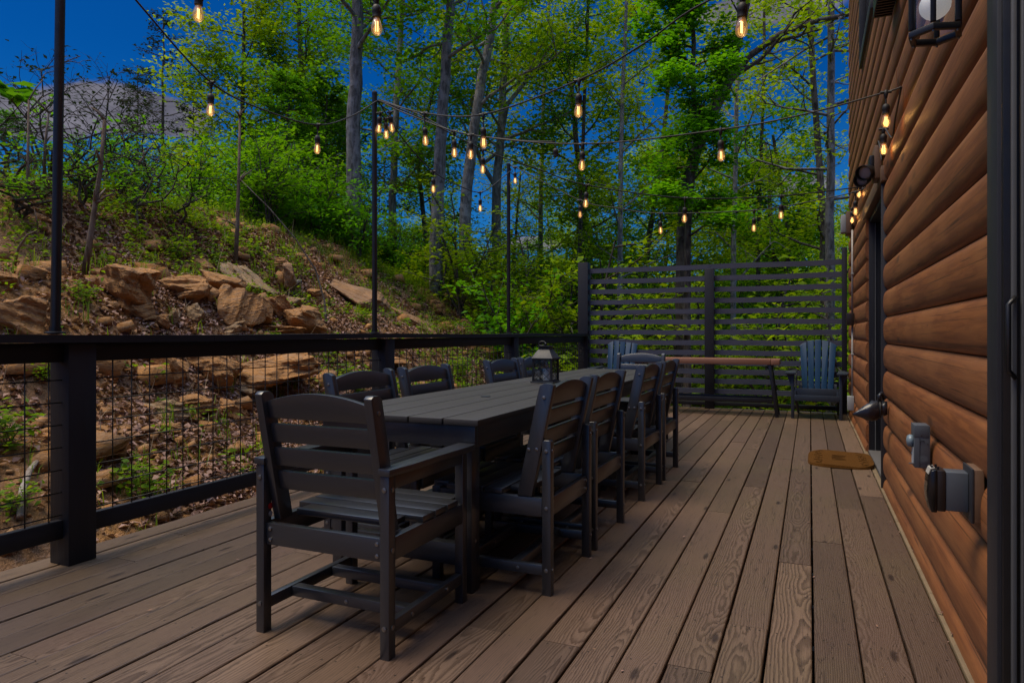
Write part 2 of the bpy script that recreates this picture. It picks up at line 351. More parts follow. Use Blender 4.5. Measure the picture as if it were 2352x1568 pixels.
def log_mat():
    g = G('stained_log_siding'); p = g.obj(); v = g.scaled(p, (1, .07, 1)); isl = g.island()
    off = g.n('ShaderNodeVectorMath', {0: p, 1: g.n('ShaderNodeCombineXYZ', {0: g.math('MULTIPLY', isl, 30.), 1: g.math('MULTIPLY', isl, 90.), 2: 0.}).outputs[0]}, operation='ADD').outputs[0]
    w = g.noise(g.scaled(off, (6, .6, 6)), 1.0, 3); gr = g.noise(g.scaled(off, (30, 1.6, 30)), 1.6, 5, .65, .6); gb = g.noise(g.scaled(off, (3, 1.1, 3)), 1.3, 3)
    c = g.mix(g.mapr(gr, .34, .62), C(0.2827, 0.09791, 0.02874), C(0.1696, 0.05341, 0.01596)); c = g.mix(g.math('MULTIPLY', g.mapr(gb, .42, .66), .55), c, C(0.3394, 0.138, 0.04683))
    c = g.mix(g.math('MULTIPLY', isl, .30), c, C(0.2432, 0.1113, 0.05535))
    vk = g.n('ShaderNodeTexVoronoi', {'Scale': 1.0}); g.L.new(g.scaled(off, (5, 1.5, 5)), vk.inputs['Vector']); kd = vk.outputs['Distance']
    knot = g.mapr(kd, .06, .17, 1., 0.); core = g.mapr(kd, .03, .06, 1., 0.)
    c = g.mix(g.math('MULTIPLY', knot, .75), c, C(0.05767, 0.02582, 0.01583)); c = g.mix(g.math('MULTIPLY', core, .7), c, C(0.1832, 0.1161, 0.0858))
    sc = g.mapr(g.noise(g.scaled(off, (9, 26, 3)), 1.2, 4, .7, 1.2), .685, .73); c = g.mix(g.math('MULTIPLY', sc, .45), c, C(0.2239, 0.142, 0.1056))
    ck = g.noise(g.scaled(off, (1, .05, 17)), 1.5, 3, .6); c = g.mix(g.mapr(g.math('ABSOLUTE', g.math('SUBTRACT', ck, .5)), .002, .006, .75, 0.), c, C(0.03394, 0.01558, 0.008516))
    nl = g.n('ShaderNodeTexVoronoi', {'Scale': 1.0}); g.L.new(g.scaled(off, (6, 3.3, 6)), nl.inputs['Vector']); c = g.mix(g.mapr(nl.outputs['Distance'], .018, .032, .9, 0.), c, C(0.01222, 0.006453, 0.00462))
    g.bump(g.math('ADD', gr, g.math('MULTIPLY', knot, -.5)), .16, .004)
    return g.fin(c, g.math('MULTIPLY_ADD', gr, .2, .40), 0, .45)
LOG = log_mat()
def end_grain():
    g = G('stained_log_end'); return g.fin(g.mix(g.noise(g.obj(), 30, 4), C(.24, .085, .02), C(.34, .13, .035)), .5)
LOGEND = end_grain()

def ground_mat():
    g = G('bank_soil'); p = g.pos(); n1 = g.noise(p, .7, 5, .6); n2 = g.noise(p, 3.5, 6, .65); n3 = g.noise(p, 22, 5, .7); n4 = g.noise(p, 70, 3, .6)
    c = g.mix(g.mapr(n2, .38, .62), C(0.1909, 0.09407, 0.03407), C(0.3925, 0.196, 0.06194)); c = g.mix(g.math('MULTIPLY', g.mapr(n1, .44, .60), .7), c, C(0.2229, 0.1332, 0.08052))
    c = g.mix(g.math('MULTIPLY', g.mapr(n3, .50, .66), .75), c, C(0.4243, 0.2548, 0.1627)); c = g.mix(g.math('MULTIPLY', g.mapr(n3, .34, .46, 1., 0.), .75), c, C(0.0594, 0.03136, 0.01549))
    c = g.mix(g.math('MULTIPLY', g.mapr(n4, .55, .68), .5), c, C(0.5091, 0.2939, 0.1394))
    sx = g.n('ShaderNodeSeparateXYZ', {0: p}); far = g.mapr(sx.outputs[1], 12., 22.); low = g.mapr(sx.outputs[2], .2, -.8)
    gr = g.mix(g.mapr(n2, .35, .6), C(0.06364, 0.1019, 0.01239), C(0.1485, 0.196, 0.02478)); c = g.mix(g.math('MAXIMUM', far, g.math('MULTIPLY', low, .0)), c, gr)
    hh = g.math('ADD', g.math('MULTIPLY', n3, 1.), g.math('MULTIPLY', n4, .35)); g.bump(hh, .9, .05)
    return g.fin(c, .9, 0, .2)
GROUND = ground_mat()
def rock_mat(name, a, b, c_):
    g = G(name); o = g.obj(); inf = g.n('ShaderNodeObjectInfo').outputs['Random']
    off = g.n('ShaderNodeVectorMath', {0: o, 1: g.n('ShaderNodeCombineXYZ', {0: g.math('MULTIPLY', inf, 40.), 1: 0., 2: 0.}).outputs[0]}, operation='ADD').outputs[0]
    st = g.noise(g.scaled(off, (3, 3, 16)), 1.6, 6, .65, 1.0); big = g.noise(off, 3.2, 4, .6); fi = g.noise(off, 38, 5, .7)
    c = g.mix(g.mapr(big, .38, .62), a, b); c = g.mix(g.math('MULTIPLY', g.mapr(st, .46, .60), .75), c, c_); c = g.mix(g.math('MULTIPLY', g.mapr(st, .33, .44, 1., 0.), .85), c, C(0.0585, 0.0325, 0.0182))
    c = g.mix(g.math('MULTIPLY', g.mapr(fi, .52, .7), .4), c, C(0.338, 0.2405, 0.156)); g.bump(g.math('ADD', st, g.math('MULTIPLY', fi, .45)), .75, .035)
    return g.fin(c, .82, 0, .25)
ROCK = rock_mat('ochre_rock', C(0.306, 0.1427, 0.0438), C(0.4385, 0.2104, 0.06717), C(0.2754, 0.1696, 0.09642))
ROCKG = rock_mat('grey_tan_rock', C(0.306, 0.1872, 0.08762), C(0.408, 0.2587, 0.1286), C(0.2448, 0.1997, 0.1533))
ROCKB = rock_mat('bedrock', C(0.2652, 0.1427, 0.06425), C(0.357, 0.1872, 0.08471), C(0.2448, 0.1606, 0.1095))
def leaf_mat(name, cols, trans=.60, rough=.5):
    g = G(name); g.N.remove(g.b); r = g.island()
    cr = g.n('ShaderNodeValToRGB'); g.L.new(r, cr.inputs[0]); e = cr.color_ramp.elements
    e[0].color = cols[0]; e[1].color = cols[-1]
    for i, c in enumerate(cols[1:-1]): x = e.new((i + 1) / (len(cols) - 1)); x.color = c
    pn = g.noise(g.pos(), .9, 2); c = g.mix(g.math('MULTIPLY', g.mapr(pn, .35, .65), .45), cr.outputs[0], cols[0])
    df = g.n('ShaderNodeBsdfDiffuse', {'Color': c}); tr = g.n('ShaderNodeBsdfTranslucent', {'Color': g.mix(1., c, C(1.1, 1.0, .45), 'MULTIPLY')}); gl = g.n('ShaderNodeBsdfGlossy', {'Color': C(.35, .4, .35), 'Roughness': rough})
    m1 = g.n('ShaderNodeMixShader', {0: trans}); g.L.new(df.outputs[0], m1.inputs[1]); g.L.new(tr.outputs[0], m1.inputs[2])
    m2 = g.n('ShaderNodeMixShader', {0: .025}); g.L.new(m1.outputs[0], m2.inputs[1]); g.L.new(gl.outputs[0], m2.inputs[2]); g.L.new(m2.outputs[0], g.out.inputs[0]); return g.m
LF_MID = leaf_mat('leaves_mid_green', [C(0.07425, 0.2344, 0.006749), C(0.1404, 0.3562, 0.006749), C(0.2144, 0.4312, 0.01012)])
LF_YEL = leaf_mat('leaves_yellow_green', [C(0.1608, 0.3037, 0.006073), C(0.2835, 0.4611, 0.008096), C(0.3873, 0.5287, 0.01214)])
LF_DEEP = leaf_mat('leaves_deep_green', [C(0.04465, 0.1736, 0.00992), C(0.0868, 0.2728, 0.0124), C(0.1487, 0.372, 0.01487)], .45)
LF_BRI = leaf_mat('leaves_bright_green', [C(0.08021, 0.2803, 0.006238), C(0.1364, 0.4123, 0.009352), C(0.1925, 0.4782, 0.01247)])
LF_DARK = leaf_mat('needles_dark', [C(.012, .030, .008), C(.022, .045, .012), C(.035, .055, .018)], .3)
LF_WEED = leaf_mat('weed_leaves', [C(0.1013, 0.2194, 0.01012), C(0.1856, 0.3375, 0.0135), C(0.3037, 0.405, 0.02025)])
LITTER = leaf_mat('dead_leaves', [C(0.1455, 0.07825, 0.0621), C(0.2911, 0.1769, 0.1436), C(0.4851, 0.3259, 0.2812), C(0.3494, 0.1864, 0.08733)], .1)
STRAW = leaf_mat('dry_stems', [C(0.144, 0.102, 0.066), C(0.24, 0.18, 0.114), C(0.312, 0.246, 0.168)], .15)
def bark_mat(name, a, b, lich, sc=1.):
    g = G(name); o = g.pos(); v = g.scaled(o, (1, 1, .22)); f = g.noise(v, 16 * sc, 6, .7, .5); l = g.noise(o, 4.5, 5, .65)
    c = g.mix(g.mapr(f, .35, .65), a, b); c = g.mix(g.math('MULTIPLY', g.mapr(l, .48, .62), .6), c, lich); g.bump(f, .9, .03); return g.fin(c, .9, 0, .15)
BARK = bark_mat('grey_lichen_bark', C(0.1063, 0.09563, 0.09563), C(0.3187, 0.2933, 0.2869), C(0.4675, 0.4462, 0.4569))
BARKP = bark_mat('pale_bark', C(0.075, 0.07125, 0.07125), C(0.225, 0.2137, 0.2137), C(0.3, 0.2925, 0.3075))
BARKD = bark_mat('dark_bark', C(0.0375, 0.03, 0.027), C(0.1275, 0.105, 0.087), C(0.165, 0.15, 0.135))
BARKT = bark_mat('tan_twig_bark', C(.10, .07, .05), C(.20, .15, .11), C(.22, .18, .15), 2)
PALEWOOD = bark_mat('bleached_dead_wood', C(.26, .21, .17), C(.42, .36, .30), C(.46, .42, .38), 2)
COIR = None
def coir_mat():
    g = G('coir_mat'); o = g.obj(); f = g.noise(o, 240, 3, .7); s = g.n('ShaderNodeSeparateXYZ', {0: o}); x, y = s.outputs[0], s.outputs[1]
    c = g.mix(g.mapr(f, .35, .65), C(0.0714, 0.02924, 0.0068), C(0.1428, 0.06256, 0.01224)); return g, c, f, x, y
g, c, f, x, y = coir_mat()
g.bump(f, 1., .008); COIR = g.fin(c, .95, 0, .1)
DARKCOIR = plain('dark_coir_print', (.085, .038, .009), .95, 0, .1)

# ================================================================== TERRAIN
XT = -3.75
def bank_h(Y): return np.interp(Y, [-12, 5, 8, 11.3, 15.6, 20, 28, 45], [3.5, 3.5, 3.55, 3.6, 3.65, 3.2, 1.4, -.5])
def base_h(Y): return np.interp(Y, [-12, 4, 9, 12, 20, 45, 120, 500], [-.45, -.45, -.55, -.8, -1.7, -4.5, -8, -12])
def terrain(X, Y):
    X = np.asarray(X, float); Y = np.asarray(Y, float)
    s = XT - X + .35 * fbm(Y * .35, X * .1 + 3, 2)
    w = 5.4 + .5 * fbm(Y * .25 + 8, X * 0, 2)
    t = np.clip(s / w, 0, 1)
    prof = .72 * t + .28 * (t * t * (3 - 2 * t)) + .035 * np.sin(t * 17 + 2 * fbm(Y * .5, t * 2)) * (t < 1)
    z = base_h(Y) + bank_h(Y) * prof + np.clip(s - w, 0, 40) * .06 - np.clip(s - w - 22, 0, 400) * .14
    z = z - np.clip(X - XT, 0, 60) * .03
    near = np.exp(-(np.clip(np.abs(Y - 8), 8, 999) - 8) / 30)
    k = np.clip(s / 1.0, 0, 1)
    z = z + k * near * (.28 * fbm(X * .55, Y * .55, 3) + .16 * fbm(X * 1.9 + 40, Y * 1.9, 3) + .05 * fbm(X * 7, Y * 7, 2))
    z = z + (1 - near) * 1.5 * fbm(X * .04, Y * .04, 3)
    return z
def build_terrain():
    xs = np.concatenate([np.linspace(-400, -60, 18), np.linspace(-55, -15, 28), np.arange(-14, -3.2, .085), np.linspace(-3, 20, 28), np.linspace(24, 400, 20)])
    ys = np.concatenate([np.linspace(-300, -20, 15), np.linspace(-16, -1, 16), np.arange(-.5, 20, .085), np.linspace(20.5, 60, 60), np.linspace(66, 500, 30)])
    X, Y = np.meshgrid(xs, ys); Z = terrain(X, Y); n, m = X.shape
    V = np.stack([X, Y, Z], -1).reshape(-1, 3); idx = np.arange(n * m).reshape(n, m)
    F = np.stack([idx[:-1, :-1], idx[:-1, 1:], idx[1:, 1:], idx[1:, :-1]], -1).reshape(-1, 4)
    struct(mesh_np('terrain', V, F, GROUND, smooth=True))
build_terrain()
def hit(px, py, d0=3.2, d1=60.):
    v = ray(px, py); ds = np.arange(d0, d1, .03); P = np.array([0, 0, H]) + ds[:, None] * v
    below = P[:, 2] < terrain(P[:, 0], P[:, 1]); i = int(np.argmax(below)) if below.any() else len(ds) - 1
    return P[i], ds[i]

# ================================================================== DECK
X0, PITCH, GAP = .010, .1468, .0075
def build_deck():
    V = []; F = []; UV = []; RN = []
    r = random.Random(5); pre = {}
    fixed = {0: [2.2 * 0 + 6.9], 1: [6.55], 2: [2.63], -1: [3.72], -2: [5.1, 2.95]}
    for k in range(-23, 3):
        xa, xb = X0 + k * PITCH + GAP / 2, X0 + (k + 1) * PITCH - GAP / 2
        if k == -23: xa -= .0
        cuts = [-1.2]
        yy = -1.2 + r.uniform(1.2, 4.2)
        while yy < 9.2:
            cuts.append(round((yy + 1.2) / .406) * .406 - 1.2 + .203); yy += r.choice([2.44, 3.05, 3.66, 4.27])
        cuts.append(10.27)
        dzb = r.uniform(-.0022, .0022)
        for a, b in zip(cuts[:-1], cuts[1:]):
            a += .0015; b -= .0015
            dz = dzb + r.uniform(-.0012, .0012); jx = r.uniform(-.0012, .0012); rr = (r.random(), r.random(), r.random(), 1)
            w = (xb - xa) / 2; cx = (xa + xb) / 2 + jx; e = .005
            prof = [(-w, -.036), (-w, -e), (-w + e * .35, -e * .35), (-w + e, 0), (w - e, 0), (w - e * .35, -e * .35), (w, -e), (w, -.036)]
            ny = 2; base = len(V); n = len(prof)
            for yv in (a, b):
                for px, pz in prof: V.append((cx + px, yv, pz + dz)); UV.append((px, yv)); RN.append(rr)
            for i in range(n): F.append((base + i, base + (i + 1) % n, base + n + (i + 1) % n, base + n + i))
            F.append(tuple(base + i for i in range(n))[::-1]); F.append(tuple(base + n + i for i in range(n)))
    me = bpy.data.meshes.new('deck'); me.from_pydata(V, [], F); me.materials.append(DECK)
    uv = me.uv_layers.new(name='UVMap'); at = me.attributes.new('brnd', 'FLOAT_COLOR', 'POINT')
    for i, c in enumerate(RN): at.data[i].color = c
    for lp in me.loops: uv.data[lp.index].uv = UV[lp.vertex_index]
    bm = bmesh.new(); bm.from_mesh(me); bmesh.ops.recalc_face_normals(bm, faces=bm.faces); bm.to_mesh(me); bm.free()
    o = bpy.data.objects.new('deck', me); COL.objects.link(o); struct(o)
    # framing under the boards, edge fascia
    m = MB()
    for y in np.arange(-1.0, 10.2, .406): m.box(-3.33, .42, y - .019, y + .019, -.28, -.040)
    m.box(-3.375, -3.337, -1.2, 10.27, -.29, -.041); m.box(-3.33, .42, 10.235, 10.272, -.29, -.041)
    struct(m.build('deck_framing', BW['y']))
    # narrow ripped strip against the wall
    m = MB(); m.box(X0 + 3 * PITCH + .004, .488, -1.2, 10.2, -.03, -.004); s = m.build('deck_edge_strip', plain('pale_pine_strip', (.19, .14, .085), .7, 0, .3, .3, 12, .4), bevel=.006); struct(s)
build_deck()

def deck_debris():
    r = np.random.default_rng(9); n = 150; X = np.where(r.random(n) < .45, .47 - np.abs(r.normal(0, .05, n)), r.uniform(-3.2, .4, n)); Y = r.uniform(.9, 9.9, n)
    yaw = r.uniform(0, 6.28, n); L = r.uniform(.004, .014, n); w = L * r.uniform(.18, .5, n); u = np.stack([np.cos(yaw), np.sin(yaw), r.normal(0, .12, n)], -1); v = np.stack([-np.sin(yaw), np.cos(yaw), r.normal(0, .2, n)], -1)
    P = np.stack([X, Y, np.full(n, .0065)], -1); V = np.stack([P - u * L[:, None], P + v * w[:, None], P + u * L[:, None], P - v * w[:, None]], 1).reshape(-1, 3)
    stuff(mesh_np('deck_litter', V, np.arange(4 * n).reshape(n, 4), LITTER))
deck_debris()

# ================================================================== RAILING
def build_railing():
    r = thing('deck_railing', 'black stained deck railing with wire grid panels along the outer edge of the deck', 'railing', (-3.2, 4.7, 0))
    posts = [-.5, 2.145, 4.72, 7.35, 10.17]; hw = .068
    for i, y in enumerate(posts[:-1]):
        m = MB(); m.box(-3.282, -3.146, y - hw, y + hw, .0, 1.036); m.build('post', BW['z'], r, bevel=.005)
    for i, (a, b) in enumerate(zip(posts[:-1], posts[1:])):
        ya, yb = a + hw, b - hw
        if i == 3: yb = b - .08
        m = MB(); m.box(-3.222, -3.184, ya - .0, yb, .945, 1.035); m.build('top_rail', BW['y'], r, bevel=.004)
        m = MB(); m.box(-3.222, -3.184, ya, yb, .125, .212); m.build('bottom_rail', BW['y'], r, bevel=.004)
        m = MB(); yy = 2.334 + math.ceil((ya - 2.334) / .1045) * .1045
        while yy < yb:
            m.tube([(-3.2, yy, .205), (-3.2, yy, .95)], .0032, 5); yy += .1045
        for z in np.arange(.235, .95, .1045): m.tube([(-3.196, ya, z), (-3.196, yb, z)], .0032, 5)
        m.build('wire_panel', WIRE, r, smooth=True)
    ends = [-1.2, 2.9, 6.6, 10.1]
    for a, b in zip(ends[:-1], ends[1:]):
        m = MB(); n = 8; pts = []
        for j in range(n):
            y0 = a + (b - a) * j / n + (.001 if j == 0 else 0); y1 = a + (b - a) * (j + 1) / n - (.001 if j == n - 1 else 0)
            dz0 = .004 * math.sin(y0 * 1.7); dz1 = .004 * math.sin(y1 * 1.7)
            m.add([(-3.30, y0, 1.0375 + dz0), (-3.122, y0, 1.0375 + dz0), (-3.122, y0, 1.074 + dz0), (-3.30, y0, 1.074 + dz0),
                   (-3.30, y1, 1.0375 + dz1), (-3.122, y1, 1.0375 + dz1), (-3.122, y1, 1.074 + dz1), (-3.30, y1, 1.074 + dz1)],
                  [(0,1,5,4), (1,2,6,5), (2,3,7,6), (3,0,4,7)] + ([(3,2,1,0)] if j == 0 else []) + ([(4,5,6,7)] if j == n - 1 else []))
        bm_o = m.build('cap_rail', BW['y'], r)
build_railing()
def light_pole(y, top, label, lean=0.):
    r = thing('light_pole', label, 'pole', (-3.215, y, 1.074), 'light poles on the railing')
    m = MB(); m.tube([(-3.215, y, 1.076), (-3.215 , y + lean * .5, 1.074 + (top - 1.074) * .5), (-3.215, y + lean, top)], .021, 16); m.build('pole', BLACK, r, smooth=False, auto=40)
    m = MB(); m.lathe([(.045, 0), (.045, .006), (.026, .010), (.026, .03)], (-3.215, y, 1.0785), 16); m.build('base_flange', BLACK, r, auto=40)
    m = MB(); m.lathe([(.0225, 0), (.0225, .02), (.012, .028)], (-3.215, y + lean, top), 14); m.build('cap', BLACK, r, auto=40)
    m = MB(); m.tube([(-3.195, y + lean, top - .06), (-3.17, y + lean, top - .05), (-3.165, y + lean, top - .075), (-3.185, y + lean, top - .085)], .004, 6); m.build('hook', BLACK, r, smooth=True)
    return r
light_pole(2.06, 3.12, 'tall black light pole at the nearest railing post, running out of the top', .03)
light_pole(4.60, 3.00, 'black light pole behind the table, several lit bulbs clustered at its top')
light_pole(7.27, 3.03, 'thin black light pole on the railing nearest the slatted screen')

# ================================================================== PRIVACY SCREEN
def build_screen():
    r = thing('privacy_screen', 'tall black horizontal slat privacy screen across the far end of the deck', 'screen', (-1.3, 10.2, 0))
    for (x0, x1, y0, y1, z) in ((-3.29, -3.13, 10.09, 10.25, 2.17), (-1.385, -1.255, 10.09, 10.165, 2.005), (.395, .455, 10.09, 10.25, 2.22)):
        m = MB(); m.box(x0, x1, y0, y1, 0, z); m.build('post', BW['z'], r, bevel=.005)
    zt = [2.07, 1.905, 1.748, 1.59, 1.43, 1.28, 1.128, .978, .835, .696, .563, .431, .285]
    rr = random.Random(2)
    for i, z in enumerate(zt):
        for a, b in ((-3.128, -1.322), (-1.318, .393)):
            j = [rr.uniform(-.004, .004) for _ in range(4)]
            m = MB(); h = .072; y0, y1 = 10.168, 10.206; n = 6
            for q in range(n):
                xa = a + (b - a) * q / n; xb = a + (b - a) * (q + 1) / n; da = j[0] + (j[1] - j[0]) * q / n + .004 * math.sin(q * 1.1 + i); db = j[0] + (j[1] - j[0]) * (q + 1) / n + .004 * math.sin((q + 1) * 1.1 + i)
                V = [(xa,y0,z-h+da),(xa,y1,z-h+da),(xa,y1,z+da),(xa,y0,z+da),(xb,y0,z-h+db),(xb,y1,z-h+db),(xb,y1,z+db),(xb,y0,z+db)]
                m.add(V, [(0,1,5,4),(1,2,6,5),(2,3,7,6),(3,0,4,7)] + ([(3,2,1,0)] if q == 0 else []) + ([(4,5,6,7)] if q == n - 1 else []))
            m.build('slat', BSLAT, r)
    m = MB(); m.box(-3.128, .393, 10.12, 10.16, .045, .10); m.build('bottom_rail', BW['x'], r, bevel=.004)
build_screen()

# ================================================================== LOG HOUSE
YE = 10.12
def build_house():
    r = thing('log_house', 'brown stained half log house wall running along the deck', 'house', (.5, 5, 0))
    z0 = 1.009 - .188 * 6; pit = .188; xs = .497; bul = .027
    n = 10
    prof = []
    for i in range(n + 1):
        t = i / n; a = (t - .5) * 2
        prof.append((xs - bul * (1 - abs(a) ** 2.6) ** .6 if 0 < i < n else xs, t * (pit - .004)))
    m = MB(); rr = random.Random(3)
    for k in range(-0, 34):
        zb = z0 + k * pit
        spans = [(2.175, 5.42), (7.06, YE)] if zb < 2.02 else ([(2.175, YE)] if zb < 2.2 else [(-2.5, YE)])
        if 3.75 < zb < 4.95: spans = [(2.175 if zb < 2.2 else -2.5, 6.25), (7.55, YE)]
        sp2 = []
        for a, b in spans:
            if b - a > 4.5:
                c = a + rr.uniform(.35, .65) * (b - a); sp2 += [(a, c - .001), (c + .001, b)]
            else: sp2.append((a, b))
        for a, b in sp2:
            dx = rr.uniform(-.002, .002); pl = [(p[0] + dx, zb + p[1]) for p in prof] + [(xs + .06, zb + pit - .004), (xs + .06, zb)]
            m.prism(pl, 'y', a, b)
    m.build('log_wall', LOG, r, auto=50)
    m = MB(); m.box(xs + .055, xs + .065, 2.06, 5.42, -.3, 6.3); m.box(xs + .055, xs + .065, 7.06, YE, -.3, 6.3); m.box(xs + .056, xs + .064, 5.42, 7.06, 2.13, 6.3); m.box(xs + .055, xs + .065, -2.5, 2.06, 2.2, 6.3)
    m.build('wall_core', BROWNTRIM, r)
    m = MB(); m.box(xs + .02, 7, YE - .06, YE - .005, -.3, 6.3); m.build('end_wall', BROWNTRIM, r)
    # far door, set back in a deep jamb
    d = MB(); d.box(.497, .64, 7.035, 7.075, -.02, 2.13); d.build('door_jamb', BW['z'], r, bevel=.003)
    d = MB(); d.box(.545, .552, 7.025, 7.034, .0, 2.1); d.build('weather_strip', VINYL, r)
    d = MB(); d.box(.458, .62, 5.42, 5.442, -.02, 2.13); d.build('door_jamb', TRIM, r, bevel=.003)
    d = MB(); d.box(.452, .50, 5.34, 7.14, 2.13, 2.235); d.build('door_header', BROWNTRIM, r, bevel=.004)
    d = MB(); d.box(.502, .64, 5.445, 7.03, 2.09, 2.128); d.build('door_jamb', TRIM, r)
    lf = MB(); lf.box(.60, .64, 5.445, 7.03, .03, 2.085); leaf = lf.build('door', TRIM, r, bevel=.003)
    lf = MB(); lf.box(.592, .599, 5.62, 6.87, .95, 1.95); lf.build('door_glass', DGLASS, leaf)
    lf = MB(); lf.lathe([(.012, 0), (.012, .035), (.028, .045), (.028, .07), (.015, .078)], (.598, 5.53, 1.0), 14, 'x'); lf.v = [(2 * .598 - p[0], p[1], p[2]) for p in lf.v]; lf.build('door_knob', STEEL, leaf, smooth=True)
    m = MB(); m.box(.492, .66, 5.442, 7.035, -.03, .012); m.build('threshold', plain('grey_threshold', (.10, .095, .095), .6, 0, .4, .3, 14), r, bevel=.004)
    # near sliding door: casing, stepped frame, dark panel and pull
    m = MB(); m.box(.432, .505, 2.065, 2.172, -.02, 2.9); m.build('door_casing', TRIM, r, bevel=.004)
    m = MB(); m.box(.441, .505, 2.046, 2.064, .02, 2.9); m.build('frame_lip', BLACK, r, bevel=.002)
    m = MB(); m.box(.456, .466, 2.030, 2.045, .02, 2.9); m.box(.474, .480, 2.020, 2.045, .02, 2.9); m.build('frame_channel', VINYL, r, bevel=.002)
    m = MB(); m.box(.484, .56, 2.0, 2.045, .0, 2.9); m.build('door_stile', TRIM, r, bevel=.003)
    m = MB(); m.box(.52, .555, -1.4, 1.999, .02, 2.2); sd = m.build('sliding_door', DGLASS, r)
    m = MB(); m.tube([(.462, 2.024, .97), (.445, 2.015, .99), (.445, 2.015, 1.15), (.462, 2.024, 1.17)], .006, 8); m.build('door_pull', BLACK, r, smooth=True)
    # upper window
    f = MB(); f.box(.448, .51, 6.20, 7.60, 3.70, 3.80); f.box(.448, .51, 7.50, 7.60, 3.80, 4.95); f.box(.448, .51, 6.20, 6.30, 3.80, 4.95); f.box(.448, .51, 6.20, 7.60, 4.95, 5.05)
    w = f.build('window', TRIM, r, bevel=.003)
    p = MB(); p.box(.497, .503, 6.305, 7.495, 3.805, 4.945); p.build('window_pane', DGLASS, w)
    # roof slab with eaves, above the frame
    m = MB(); m.add([(.43, -2.8, 6.40), (.43, YE + .15, 6.40), (5, YE + .15, 8.6), (5, -2.8, 8.6), (.43, -2.8, 6.5), (.43, YE + .15, 6.5), (5, YE + .15, 8.78), (5, -2.8, 8.78)], [(3,2,1,0),(4,5,6,7),(0,1,5,4),(1,2,6,5),(2,3,7,6),(3,0,4,7)]); m.build('roof', plain('dark_shingle', (.03, .03, .03), .8), r)
build_house()

# ------------------------------------------------------------------ things fixed to the wall
def wall_lantern():
    cx, cy, zb = .325, 2.25, 1.915
    r = thing('wall_lantern', 'large black hexagonal wall lantern with a white globe bulb beside the near door', 'lantern', (.46, cy, 2.1))
    hexa = lambda rad, ph=0: [(cx + rad * math.cos(R_(60 * k + ph)), cy + rad * math.sin(R_(60 * k + ph))) for k in range(6)]
    ph = 18
    def ring(z0, z1, ro, ri):
        m = MB(); o = hexa(ro, ph); i = hexa(ri, ph); V = [(x, y, z) for z in (z0, z1) for x, y in o] + [(x, y, z) for z in (z0, z1) for x, y in i]; F = []
        for k in range(6):
            q = (k + 1) % 6; F += [(k, q, 6 + q, 6 + k), (12 + k, 18 + k, 18 + q, 12 + q), (k, 12 + k, 12 + q, q), (6 + k, 6 + q, 18 + q, 18 + k)]
        return m.add(V, F)
    ring(zb, zb + .018, .072, .055).build('bottom_frame', BLACK, r, bevel=.002)
    ring(zb + .27, zb + .29, .072, .05).build('top_frame', BLACK, r, bevel=.002)
    m = MB()
    for x, y in hexa(.064, ph): m.box(x - .006, x + .006, y - .006, y + .006, zb + .0225, zb + .27)
    for k in range(6): m_ = None
    for x, y in hexa(.064, ph):
        u = MB(); u.box(x - .0065, x + .0065, y - .0065, y + .0065, zb + .0225, zb + .2695); u.build('corner_bar', BLACK, r, bevel=.001)
    h = hexa(.0605, ph); m = MB()
    for k in range(6):
        a, b = h[k], h[(k + 1) % 6]; m.add([(a[0], a[1], zb + .023), (b[0], b[1], zb + .023), (b[0], b[1], zb + .269), (a[0], a[1], zb + .269)], [(0, 1, 2, 3)])
    m.build('glass_panes', PANE, r)
    m = MB(); h0 = hexa(.078, ph); h1 = hexa(.035, ph); m.add([(x, y, zb + .2905) for x, y in h0] + [(x, y, zb + .36) for x, y in h1], [(5,4,3,2,1,0), (6,7,8,9,10,11)] + [(k, (k + 1) % 6, 6 + (k + 1) % 6, 6 + k) for k in range(6)]); m.build('roof', BLACK, r)
    m = MB(); pr = [(.014, .175), (.018, .135)] + [(.040 * math.cos(a), .092 - .040 * math.sin(a) * 1.0) for a in np.linspace(-.9, 1.45, 9)] + [(.003, .051)]
    m.lathe(pr, (cx, cy, zb), 20); m.build('globe_bulb', WHITEGL, r, smooth=True)
    m = MB(); m.lathe([(.017, .175), (.017, .27)], (cx, cy, zb), 12); m.build('lamp_socket', BLACK, r, auto=40)
    m = MB(); m.tube([(cx, cy, zb + .36), (cx, cy, zb + .40), (cx + .06, cy, zb + .43), (.455, cy, zb + .36)], .009, 8); m.build('arm', BLACK, r, smooth=True)
    m = MB(); m.box(.440, .462, cy - .055, cy + .055, zb + .22, zb + .46); m.build('backplate', BLACK, r, bevel=.004)
    m = MB()
    for x, y in hexa(.0635, ph): m.lathe([(.0035, 0), (.0035, -.004), (.002, -.006)], (x, y, zb), 8)
    m.build('screws', STEEL, r)
wall_lantern()
def vent():
    r = thing('vent_hood', 'black louvred vent hood high on the log wall', 'vent', (.46, 4.7, 3.05))
    m = MB(); m.box(.36, .462, 4.42, 4.78, 3.03, 3.04); m.box(.36, .372, 4.42, 4.78, 3.04, 3.30); m.box(.372, .462, 4.42, 4.432, 3.04, 3.30); m.box(.372, .462, 4.768, 4.78, 3.04, 3.30); m.box(.372, .462, 4.432, 4.768, 3.29, 3.30); m.build('hood', BLACK, r)
    m = MB()
    for k in range(9): m.box(.365, .46, 4.44 + .037 * k, 4.452 + .037 * k, 3.018, 3.0285)
    m.build('louvres', BLACK, r)
vent()
